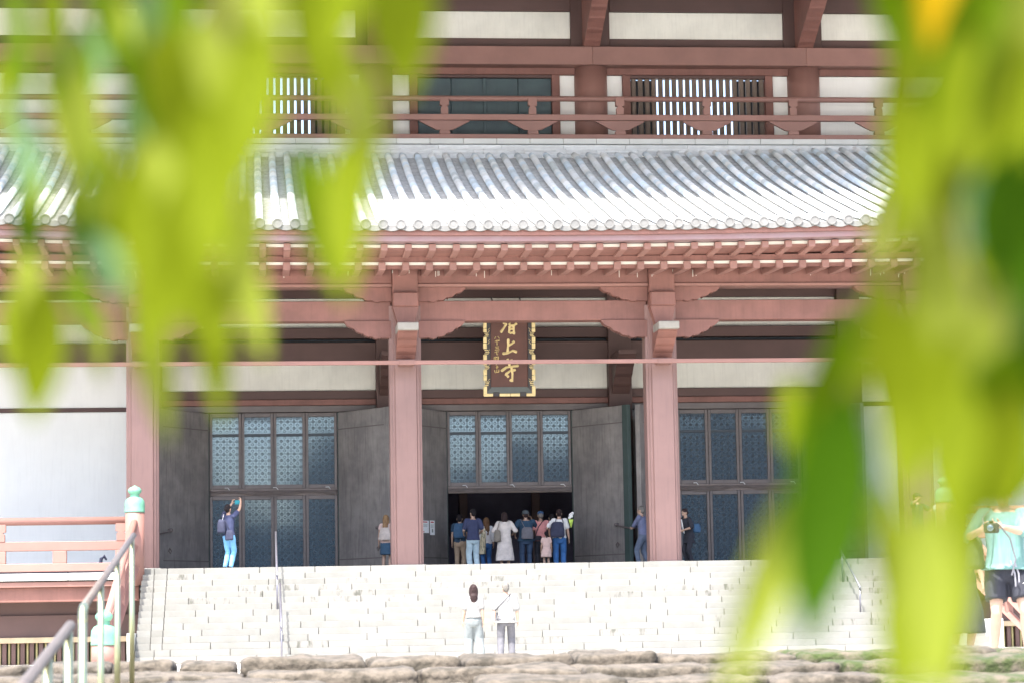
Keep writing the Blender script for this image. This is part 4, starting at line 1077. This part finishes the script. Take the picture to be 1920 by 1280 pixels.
whitec = C('white', (.70, .70, .70)); offw = C('off_white', (.62, .57, .53)); sunw = C('sun_white', (.25, .25, .245)); pink = C('pink', (.60, .26, .25)); blackc = C('black', (.018, .02, .03)); blue = C('royal_blue', (.03, .12, .32)); beige = C('beige', (.52, .46, .42))
skirtb = C('denim_skirt', (.03, .075, .13)); aqua = C('aqua', (.36, .66, .60)); greyc = C('grey', (.42, .43, .46)); greenc = C('dark_green', (.035, .09, .06)); slate = C('slate_blue', (.13, .15, .25)); slate2 = C('slate_trousers', (.10, .13, .19))
pinkl = C('pale_pink', (.62, .45, .40)); bag1 = C('bag_taupe', (.20, .18, .15)); bagn = C('bag_navy', (.03, .035, .07)); bagg = C('bag_grey', (.13, .13, .15)); bagb = C('bag_blue', (.04, .10, .19))
def strapring(sg=1):
    return [(sg*.10, -.12, 1.40), (sg*.09, 0, 1.445), (sg*.10, .12, 1.38), (sg*.12, .145, 1.15)]
# 1 photographer at the left of the platform
I = person('person in navy shirt and bright blue jeans photographing the left lattice doors', 429, 65.1, PZ, 1.62, PI-.6, top=navy, sleeve=.5, bottom=bj, hair='black', style='bun', fem=True,
           hands=[(-.16, -.34, 1.78), (.15, -.36, 1.74)], elb=[(-1, -.2, -.3), (1, -.3, -.5)], head_pitch=-.25, feet=((-.08, 0), (.08, .03)), flare=.01,
           grip=[((0.3, -.2, 1), (1, 0, 0)), ((-.3, -.2, 1), (-1, 0, 0))])
bagbox(I, 'backpack', (.08, .22, 1.12), .24, .16, .36, bagn, 'dark backpack on the back of the person photographing the left doors', 'backpack', strap=[[(.10, .15, 1.28), (.12, .06, 1.44), (.12, -.1, 1.36)]], strapm=whitec)
bagbox(I, 'shoulder_bag', (-.12, .15, .88), .26, .10, .26, bagn, 'navy shoulder bag at the hip of the person photographing the left doors', 'bag', strap=[[(-.12, .13, 1.0), (0, .14, 1.25), (.10, .03, 1.44)]])
ph = empty('phone', world_of(I['P']) @ Vector((-.0, -.42*.95, 1.78*.95)), 'teal phone held up by the person at the left lattice doors', 'phone', rz=PI-.6)
lbox('phone_body', -.085, .085, -.006, .006, -.055, .055, C('teal_case', (.02, .22, .27)), ph, .004); lbox('phone_lens', -.07, -.04, -.012, -.0065, .02, .045, M['dark'], ph, 0)
# 2 woman half behind the second column
I = person('long haired woman in blue skirt half hidden behind the second red column', 724, 70.5, PZ, 1.56, PI-.3, fem=True, hair='ltbrown', style='xlong', top=pinkl, sleeve=.3, bottom=skirtb, bl='skirt')
bagbox(I, 'backpack', (-.02, .20, 1.13), .36, .18, .38, beige, 'pale beige backpack of the woman behind the second column', 'backpack', strap=[strapring(-1), strapring(1)], taper=1.15)
# 3-10 the group at the doorway
GY = 72.2
I = person('man in khaki trousers with a blue backpack at the left edge of the doorway', 862, 71.6, PZ, 1.60, PI-.25, top=teal, sleeve=.55, bottom=khaki, hair='black', head_pitch=-.2, lean=.08)
bagbox(I, 'backpack', (-.02, .20, 1.20), .36, .20, .44, bagb, 'blue backpack of the man in khaki trousers', 'backpack', strap=[strapring(-1), strapring(1)])
I = person('tall young man in navy T-shirt and pale jeans in the doorway group', 887, 70.6, PZ, 1.70, PI+.1, top=navy, sleeve=.75, hem=.84, flare=.03, bottom=lj, legw=1.12, hair='black', hands=[(-.22, -.22, 1.03), (.22, -.22, 1.03)], elb=[(-.35, 1, -.3), (.35, 1, -.3)], head_yaw=.35)
I = person('long haired woman in checked cream cardigan beside the tall young man', 912, 71.6, PZ, 1.50, PI+.2, fem=True, hair='brown', style='xlong', top=whitec, sleeve=1.6, bottom=blue)
def shawl(bm):
    S_ = I['S']; add_loft(bm, [(S_((.15, .02, .55)), .09, .13), (S_((.14, .02, .9)), .085, .14), (S_((.12, .03, 1.2)), .075, .14), (S_((.10, .02, 1.36)), .05, .10)])
organic('cardigan', shawl, .012, mat('cardigan_check', (.62, .55, .38), .9, .35, 7, c2=(.20, .22, .16), mixlo=.5, mixhi=.6, stretch=(3, 3, 1)), I['P'], 2, wrinkle=.01)
I = person('woman in long off white dress with a taupe shoulder bag', 946, 70.6, PZ, 1.60, PI-.15, fem=True, hair='dkbrown', style='bob', dress=(offw, .28, .03), sleeve=.95, scale_w=1.12, hands=[(-.26, -.2, 1.08), (.24, -.22, 1.10)], elb=[(-.6, 1, -.3), (.6, 1, -.3)], head_yaw=.5, head_pitch=.1)
bagbox(I, 'shoulder_bag', (.20, .20, 1.0), .20, .12, .34, bag1, 'taupe shoulder bag on the woman in the off white dress', 'bag', strap=[[(.20, .17, 1.16), (.15, .12, 1.38), (.12, 0, 1.45)]])
I = person('broad person in teal shirt and dark bucket hat with grey sling bag', 986, 70.8, PZ, 1.65, PI, top=teal, sleeve=.9, hem=.82, flare=.05, bottom=C('deep_blue', (.03, .06, .12)), hair='dkbrown', scale_w=1.22, hat=(C('hat_dark', (.06, .075, .085)), 'bucket'), hands=[(-.22, -.30, 1.45), (.30, -.1, 1.0)], elb=[(-.5, .3, -1), (.4, 1, 0)])
bagbox(I, 'sling_bag', (-.02, .22, 1.05), .34, .12, .34, bagg, 'grey sling bag across the back of the teal shirted person', 'bag', strap=[[(.05, .2, 1.2), (.12, .14, 1.36), (.14, 0, 1.46)]])
I = person('man in pink T-shirt and navy cap standing in the doorway', 1014, 71.0, PZ, 1.63, PI, skin='b', top=pink, sleeve=.6, hem=.84, flare=.03, bottom=blackc, hair='grey', hat=(navy, 'beanie') if False else (C('cap_blue', (.02, .06, .14)), 'cap'), hands=[(-.28, .0, .80), (.28, .0, .82)], scale_w=1.08)
bagbox(I, 'waist_bag', (.10, .16, .92), .24, .08, .14, blackc, 'small black waist bag on the man in the pink T-shirt', 'bag', strap=[[(.18, .14, .98), (.08, .15, 1.25), (-.06, .10, 1.42), (-.08, 0, 1.45)]])
I = person('little girl in pale pink with a ponytail between the two adults', 1024, 70.2, PZ, 1.04, PI, fem=True, hair='black', style='pony', dress=(pinkl, .55, .03), sleeve=.5, scale_w=1.0)
I = person('dark haired person just showing behind the woman with the navy backpack', 1034, 72.0, PZ, 1.60, PI+.3, hair='black', style='short', top=blackc, bottom=blackc, sleeve=.8)
I = person('woman in white T-shirt and royal blue trousers wearing a navy backpack', 1049, 70.4, PZ, 1.65, PI-.1, fem=True, hair='dkbrown', style='bun', top=whitec, sleeve=.7, bottom=blue, legw=1.1, hands=[(-.27, .0, .84), (.22, -.22, 1.22)], scale_w=1.1)
bagbox(I, 'backpack', (.06, .22, 1.12), .40, .22, .44, bagn, 'navy backpack on the woman in the white T-shirt', 'backpack', strap=[strapring(-1), strapring(1)])
fl = empty('flower_bouquet', world_of(I['P']) @ Vector((-.0+.24, -.28, 1.24)), 'white and lime green bouquet carried over the shoulder of the woman in white', 'bouquet')
fl.location = (at(1071, 1000, 70.2).x, 70.2, PZ+1.26)
bm = bm_new(); add_loft(bm, [((0, 0, -.12), .012, .012), ((0, 0, .03), .05, .04), ((0, 0, .10), .07, .06)]); link('wrapper', bm_mesh(bm, 'wrapper', True), C('lime', (.50, .70, .12)), fl, local=True)
for (dx, dz) in ((-.04, .15), (.02, .19), (.045, .27), (.0, .24), (-.02, .30 - .08)):
    bm = bm_new(); add_ell(bm, (dx, 0, dz), .04, .035, .045); link('blossom', bm_mesh(bm, 'blossom', True), whitec, fl, local=True)
# 11 grey haired man beside the third column
I = person('grey haired man in blue shirt with folded arms, left of the third red column', 1206, 69.8, PZ, 1.68, -PI/2-.5, hair='grey', top=slate, sleeve=1.55, bottom=slate2, lean=.10, hands=[(.10, -.28, 1.10), (-.10, -.26, 1.14)], elb=[(-1, -.2, -.3), (1, -.2, -.3)], hem=.9, feet=((-.12, .10), (.12, -.12)))
# 12 woman with blue bag right of the third column
I = person('woman in black cardigan looking down, right of the third red column', 1292, 68.6, PZ, 1.55, -PI/2+.5, fem=True, hair='dkbrown', style='short', top=blackc, sleeve=.95, hem=.66, flare=.04, bottom=blackc, lean=.22, head_pitch=.25, hands=[(-.10, -.34, 1.12), (.14, -.30, 1.05)], elb=[(-1, .6, 0), (1, .8, 0)], scale_w=1.1)
bagbox(I, 'shoulder_bag', (.10, .24, 1.06), .20, .26, .26, bagb, 'blue shoulder bag of the woman in the black cardigan', 'bag', strap=[[(.12, .2, 1.18), (.14, .08, 1.42), (.12, -.06, 1.40)]])
bm = bm_new(); add_tube(bm, [I['S'](I['bend']((-.05, -.13, 1.40))), I['S'](I['bend']((-.03, -.155, 1.2))), I['S'](I['bend']((-.01, -.16, 1.0)))], [.02, .028, .02], .4, seg=8); link('white_scarf', bm_mesh(bm, 'white_scarf', True), whitec, I['P'], local=True)
# 13, 14 the pair in white at the foot of the stairs
I = person('dark haired woman all in white walking at the foot of the stairs', 886, 56.8, -.50, 1.63, PI, fem=True, hair='dkbrown', style='long', top=sunw, sleeve=.75, hem=.95, flare=.02, bottom=C('ice_white', (.19, .215, .22)), legw=1.5, shoe=whitec, feet=((-.14, .06), (.12, -.08)), hands=[(-.22, .02, .79), (.25, -.08, .84)], elb=[(-.3, 1, 0), (.4, 1, 0)])
I = person('bald older man in loose white shirt with a thin crossbody strap', 946, 56.6, -.50, 1.66, PI-.1, hair='grey', style='short', top=sunw, sleeve=.95, hem=.80, flare=.09, bottom=C('pale_grey', (.115, .115, .13)), legw=1.15, lean=.12, scale_w=1.15, head_yaw=.3, feet=((-.12, -.05), (.13, .08)), hands=[(-.27, -.05, .82), (.27, .05, .86)], elb=[(-.4, 1, 0), (.5, 1, 0)])
bagbox(I, 'sling_bag', (.25, -.10, .95), .16, .08, .18, greyc, 'small grey crossbody bag of the older man in white', 'bag', strap=[[(.24, .17, 1.06), (.14, .185, 1.16), (.02, .178, 1.28), (-.08, .14, 1.39), (-.11, .0, 1.45)]], strapm=blackc)
# 15 man with cap in front of the fourth column
I = person('man in black cap and green T-shirt holding a drink in front of the fourth column', 1722, 64.9, PZ, 1.68, .55, skin='b', top=greenc, sleeve=.6, bottom=blackc, hair='black', hat=(blackc, 'cap'), hands=[(-.13, -.14, 1.53), (.26, -.26, 1.22)], elb=[(-1, -.2, -.5), (1, .3, -.2)], head_yaw=.3)
cp = world_of(I['P']) @ Vector((.26*.99, -.36, 1.27))
cup = empty('drink_cup', cp, 'clear cup with white lid held by the man in the black cap', 'cup')
lathe('cup_body', [(.028, -.07), (.038, .05)], (0, 0, 0), C('cup_plastic', (.55, .6, .6)), cup, 16, local=True); lathe('lid', [(.042, .051), (.042, .06), (.02, .09)], (0, 0, 0), whitec, cup, 16, local=True)
# 16 woman in black beside the photographer
I = person('woman in black dress with brown hair behind the photographer in aqua', 1797, 26.3, -.342, 1.62, PI*.72, fem=True, hair='brown', style='bob', dress=(blackc, .30, .05), sleeve=.5, hands=[(-.30, .0, .84), (.30, .02, .84)], vox=.0085, scale_w=1.05)
# 17 photographer close on the right
I = person('photographer in aqua striped shirt and black shorts looking down at a camera', 1884, 24.4, -.33, 1.74, -.12, top=mat('aqua_stripe', (.13, .25, .23), .8, .15, 6, c2=(.085, .185, .17), stretch=(9, 1, .2), bump=.2, bscale=14), sleeve=1.05, hem=.86, flare=.055,
           bottom=blackc, bl='shorts', hair='black', shoe=whitec, hands=[(-.27, -.30, 1.235), (-.07, -.36, 1.25)], elb=[(-1, .3, -1.2), (1, .1, -1)], head_pitch=.5, head_yaw=-.3, vox=.0062, scale_w=1.15, feet=((-.13, .03), (.17, -.05)),
           grip=[((.55, -.8, .2), (.8, .4, 0)), ((-.85, -.3, .25), (0, -.6, .6))])
lbox('stripe', 0, .001, 0, .001, 0, .001, whitec, I['P'], 0) if False else None
cm = world_of(I['P']) @ Vector((-.20, -.43, 1.275))
ca = empty('camera_body', cm, 'black handheld camera in the hands of the photographer in aqua', 'camera', rz=-.4)
ca.name = 'handheld_camera'
lbox('body_shell', -.07, .07, -.03, .035, -.05, .045, C('camera_black', (.03, .03, .032)), ca, .012)
bm = bm_new(); add_tube(bm, [(0, -.03, -.005), (0, -.095, -.005)], [.036, .040], seg=20, rounded=False); link('lens', bm_mesh(bm, 'lens', True), C('camera_black', (.03, .03, .032)), ca, local=True)
bm = bm_new(); add_tube(bm, [(0, -.096, -.005), (0, -.099, -.005)], [.033, .030], seg=20, rounded=False); link('lens_glass', bm_mesh(bm, 'lens_glass', True), M['glass'], ca, local=True)
lbox('prism_hump', -.022, .022, -.025, .02, .046, .068, C('camera_black', (.03, .03, .032)), ca, .008)
bm = bm_new(); add_tube(bm, [(.07, 0, .03), (.16, .12, -.10), (.20, .17, -.30), (.16, .16, -.45)], .008, .5, seg=6); link('neck_strap', bm_mesh(bm, 'neck_strap', True), bagg, ca, local=True)
bm = bm_new(); add_tube(bm, [(-.07, 0, .03), (-.09, .1, .10), (-.02, .25, .20)], .008, .5, seg=6); link('neck_strap', bm_mesh(bm, 'neck_strap', True), bagg, ca, local=True)
bagbox(I, 'tote_bag', (-.30, -.06, 1.02), .17, .20, .30, C('bag_olive', (.05, .07, .04)), 'dark olive bag hanging at the side of the photographer in aqua', 'bag', strap=[[(-.30, -.04, 1.15), (-.22, -.02, 1.35), (-.14, 0, 1.46)]])
# jumping emblem and pale stripes on the shorts
S_ = I['S']; E_ = I['P']
for dx in (.0, .035):
    bm = bm_new(); add_tube(bm, [S_((.02+dx, -.145, .94)), S_((.055+dx, -.15, .82)), S_((.06+dx, -.145, .70))], [.007*1, .009, .008], .3, side=(1, 0, 0), seg=6); link('shorts_stripe', bm_mesh(bm, 'shorts_stripe', True), C('stripe_grey', (.30, .30, .34)), E_, local=True)
em = [(-1, -.2), (-.6, .25), (-.1, .15), (.3, .45), (.75, .75), (1.0, .7), (.8, .45), (.55, .25), (.75, -.1), (.6, -.15), (.3, .0), (-.1, -.2), (-.4, -.6), (-.5, -.15), (-.75, -.05), (-.9, -.35)]
bm = prism([(a*.030, b*.022) for a, b in em], 'y', 0, .012); link('emblem', bm_mesh(bm, 'emblem'), whitec, E_, S_((.15, -.165, .73)), local=True)

# dark bundle on the gallery floor
p = at(190, 1050, 64.9)
bn = empty('cloth_bundle', (p.x, 64.9, PZ), 'small dark bundle with a raised loop on the gallery floor behind the left railing', 'bundle')
def bf(bm):
    add_ell(bm, (-.12, 0, .10), .16, .10, .10); add_ell(bm, (.12, 0, .09), .18, .10, .08); add_tube(bm, [(-.02, 0, .10), (.0, 0, .30), (.07, 0, .36), (.12, 0, .28)], [.04, .045, .045, .03])
organic('bundle', bf, .015, bagn, bn, 1, wrinkle=.01)
bn.scale = (1, 1, 1)

# ================================================================== leaves close to the lens
def leaf_mesh(kind):
    bm = bm_new(); n = 9; L_, Cc, Rr = [], [], []
    for i in range(n+1):
        t = i/n
        wdt = (math.sin(math.pi*t**.80)**.85)*(1 if t < .75 else 1-(t-.75)*.9) if 0 < t < 1 else .001
        wdt *= .5; droop = -.16*t*t if kind else .10*math.sin(t*3)
        L_.append(bm.verts.new((-wdt, droop*.6-.05*abs(wdt)*2, -t))); Cc.append(bm.verts.new((0, droop*.6+.03, -t))); Rr.append(bm.verts.new((wdt, droop*.6-.05*abs(wdt)*2, -t)))
    for i in range(n):
        bm.faces.new((L_[i], L_[i+1], Cc[i+1], Cc[i])); bm.faces.new((Cc[i], Cc[i+1], Rr[i+1], Rr[i]))
    return bm_mesh(bm, 'leaf', True)
leafcache = {}
def leaf(parent, bx, by, tx, ty, w_, Yd, m, roll=None):
    b_, t_ = at(bx, by, Yd), at(tx, ty, Yd*rnd.uniform(.97, 1.03))
    d = t_-b_; L_ = d.length; zax = -d.normalized(); f_ = Vector((0, 1, 0)); xax = f_.cross(zax).normalized(); yax = zax.cross(xax)
    rl = rnd.uniform(-.5, .5) if roll is None else roll
    key = (m, rnd.randint(0, 1))
    if key not in leafcache: me = leaf_mesh(key[1]); me.materials.append(LM[m]); leafcache[key] = me
    ww = .86*w_*Yd/F_PX/max(.6, math.cos(rl))
    mt = Matrix((xax, yax, zax)).transposed().to_4x4()
    mt = Matrix.Translation(b_) @ mt @ Matrix.Rotation(rl, 4, 'Z') @ Matrix.Diagonal((ww, L_, L_, 1))
    o = bpy.data.objects.new('leaf', leafcache[key]); col.objects.link(o); o.parent = parent; o.matrix_local = world_of(parent).inverted() @ mt
    return b_
def twig(parent, pts, r=.0016):
    P_ = [at(x, y, Yd) for x, y, Yd in pts]
    rr = [r*(1-.5*i/(len(P_)-1)) for i in range(len(P_))]
    bm = bm_new(); add_tube(bm, P_, rr, seg=6); o = link('twig', bm_mesh(bm, 'twig', True), M['bark'], parent)
    return P_
lb = empty('leafy_branch', at(400, -400, 1.3), 'out of focus yellow green leaves hanging over the left of the picture', 'branch')
rb = empty('leafy_branch', at(1800, -400, 1.3), 'out of focus green leaves with an orange one hanging down the right edge', 'branch')
LEFT = [ # base x,y  tip x,y  width depth material
 (85, 520, 62, 800, 120, 1.25, 'y'), (60, 420, 30, 640, 60, 1.4, 'l'), (255, 500, 318, 835, 82, 1.3, 'l'), (385, 480, 415, 800, 84, 1.35, 'y'), (430, 400, 500, 690, 80, 1.3, 'l'),
 (655, 250, 660, 590, 115, 1.1, 'y'), (740, -120, 765, 190, 170, 1.05, 'y'), (560, -60, 640, 260, 130, 1.1, 'y'), (500, 40, 430, 420, 150, 1.0, 'y'), (390, 180, 400, 520, 150, .95, 'y'),
 (300, 40, 350, 330, 130, 1.05, 'y'), (150, -60, 290, 250, 56, 1.2, 'g'), (25, -60, 70, 230, 56, 1.3, 'g'), (95, 120, 140, 390, 66, 1.25, 'l'), (150, 330, 135, 490, 60, 1.3, 'd'),
 (170, 430, 225, 560, 80, 1.3, 't'), (245, 150, 268, 270, 56, 1.35, 't'), (560, 260, 615, 560, 95, 1.15, 'g'), (700, 120, 690, 400, 70, 1.15, 'l'), (330, 330, 350, 640, 120, 1.0, 'y'),
 (250, 280, 240, 560, 100, 1.1, 'y'), (200, -40, 190, 160, 50, 1.3, 't'), (460, -120, 520, 140, 100, 1.1, 'l'), (640, -120, 600, 130, 120, 1.05, 'y'),
 (350, -120, 330, 120, 90, 1.15, 'g'), (60, 230, 40, 470, 60, 1.35, 'g'), (180, 560, 190, 720, 44, 1.5, 'l'), (300, 430, 290, 700, 100, 1.15, 'y'), (20, 540, 15, 700, 50, 1.5, 'y'),
 (130, 200, 200, 380, 60, 1.3, 'g'), (430, 500, 380, 700, 70, 1.3, 'y'), (620, 60, 710, 300, 80, 1.2, 'l'), (0, 100, 20, 300, 50, 1.4, 'y'), (100, -60, 80, 120, 50, 1.3, 'y'),
 (370, 20, 440, 250, 100, 1.1, 'l'), (130, 480, 170, 640, 50, 1.5, 'g'), (205, 250, 170, 430, 60, 1.3, 'l'), (480, 330, 440, 590, 80, 1.2, 'l')]
RIGHT = [(1780, -120, 1735, 110, 110, 1.15, 'o'), (1880, -100, 1720, 330, 140, 1.1, 'g'), (1930, 60, 1790, 340, 150, 1.0, 'y'), (1700, 60, 1640, 390, 90, 1.2, 'y'), (1670, 330, 1630, 560, 80, 1.25, 'y'),
 (1900, 200, 1900, 640, 170, 1.0, 'd'), (1850, 300, 1790, 480, 100, 1.1, 't'), (1640, 480, 1640, 820, 100, 1.2, 'y'), (1760, 420, 1790, 720, 130, 1.1, 'l'), (1560, 660, 1500, 980, 110, 1.15, 'g'),
 (1590, 720, 1508, 1225, 180, .98, 'd'), (1500, 900, 1325, 1340, 115, 1.0, 'l'), (1610, 560, 1500, 880, 90, 1.1, 'g'), (1570, 700, 1535, 1020, 90, 1.1, 'y'), (1730, 930, 1745, 1340, 150, .95, 'l'), (1890, 640, 1850, 975, 170, 1.0, 'g'), (1800, 800, 1800, 1170, 80, 1.1, 'y'),
 (1910, 420, 1930, 760, 130, 1.05, 'd'), (1700, 560, 1710, 860, 110, 1.15, 'y'), (1940, -60, 1900, 230, 130, 1.1, 'l'), (1820, 40, 1860, 330, 120, 1.1, 'y'), (1650, -100, 1690, 120, 90, 1.15, 'g'),
 (1610, 640, 1560, 860, 90, 1.25, 'y'), (1870, 880, 1880, 960, 120, 1.1, 'g'), (1780, 620, 1830, 930, 120, 1.1, 'y'), (1930, 700, 1925, 900, 100, 1.1, 't'), (1690, 700, 1700, 960, 80, 1.2, 'y'),
 (1740, 230, 1720, 520, 120, 1.1, 'y'), (1480, 700, 1455, 860, 60, 1.3, 'y'), (1940, 300, 1880, 560, 120, 1.05, 'g')]
for i in range(20):          # looser leaves behind the large ones
    x = rnd.uniform(190, 450); y = rnd.uniform(-80, 340); k = rnd.uniform(170, 290)
    LEFT.append((x, y, x+rnd.uniform(-30, 60), y+k, rnd.uniform(45, 90), rnd.uniform(.95, 1.5), rnd.choice('yyglldgt' if x < 330 else 'ygyldg')))
for i in range(30):
    x = rnd.uniform(0, 290); y = rnd.uniform(-60, 380); k = rnd.uniform(120, 210)
    LEFT.append((x, y, x+rnd.uniform(-10, 60), y+k, rnd.uniform(28, 56), rnd.uniform(1.15, 1.6), rnd.choice('ygldgt')))
for i in range(30):
    y = rnd.uniform(-80, 540); x = rnd.uniform(1720, 1940); k = rnd.uniform(190, 320)
    RIGHT.append((x, y, x+rnd.uniform(-60, 10), y+k, rnd.uniform(60, 120), rnd.uniform(.95, 1.5), rnd.choice('yyllgd' if x < 1850 else 'glydg')))
RIGHT += [(1800, 740, 1790, 985, 110, 1.0, 'g'), (1900, 720, 1880, 985, 130, 1.0, 'y'), (1660, 900, 1680, 1200, 90, 1.0, 'y'), (1800, 850, 1795, 1300, 120, 1.05, 'y'), (1795, 700, 1778, 1010, 130, 1.0, 'y')]
RIGHT += [(1835, 760, 1800, 1010, 90, 1.2, 'y'), (1925, 760, 1905, 960, 110, 1.15, 'g'), (1700, 1040, 1690, 1330, 110, 1.1, 'y'), (1790, 900, 1765, 1240, 90, 1.15, 'l')]
for parent, LST in ((lb, LEFT), (rb, RIGHT)):
    for (a, b, c, d, w_, Yd, m) in LST: leaf(parent, a, b, c, d, w_, Yd, m)
for pts in ([(420, -700, 1.2), (410, -100, 1.15), (440, 200, 1.12), (400, 480, 1.3), (300, 560, 1.3)], [(420, -700, 1.2), (620, -150, 1.12), (655, 250, 1.1)], [(420, -700, 1.2), (180, -100, 1.25), (110, 160, 1.27), (150, 330, 1.3), (90, 520, 1.25)],
            [(620, -150, 1.12), (740, -120, 1.05)], [(440, 200, 1.12), (455, 400, 1.2), (430, 500, 1.3)], [(110, 160, 1.27), (40, 420, 1.4)]): twig(lb, pts)
for pts in ([(1800, -700, 1.2), (1800, -100, 1.15), (1850, 200, 1.1), (1800, 430, 1.1), (1850, 650, 1.05), (1780, 800, 1.1), (1730, 930, .98)], [(1800, -700, 1.2), (1690, 60, 1.2), (1670, 330, 1.25), (1640, 480, 1.2), (1600, 660, 1.2), (1580, 760, 1.05), (1500, 930, 1.1)],
            [(1850, 200, 1.1), (1900, 420, 1.02), (1890, 640, 1.0)]): twig(rb, pts)
flush()
print('tris', sum(len(o.data.polygons) for o in sc.objects if o.type == 'MESH'), 'objs', len(sc.objects))
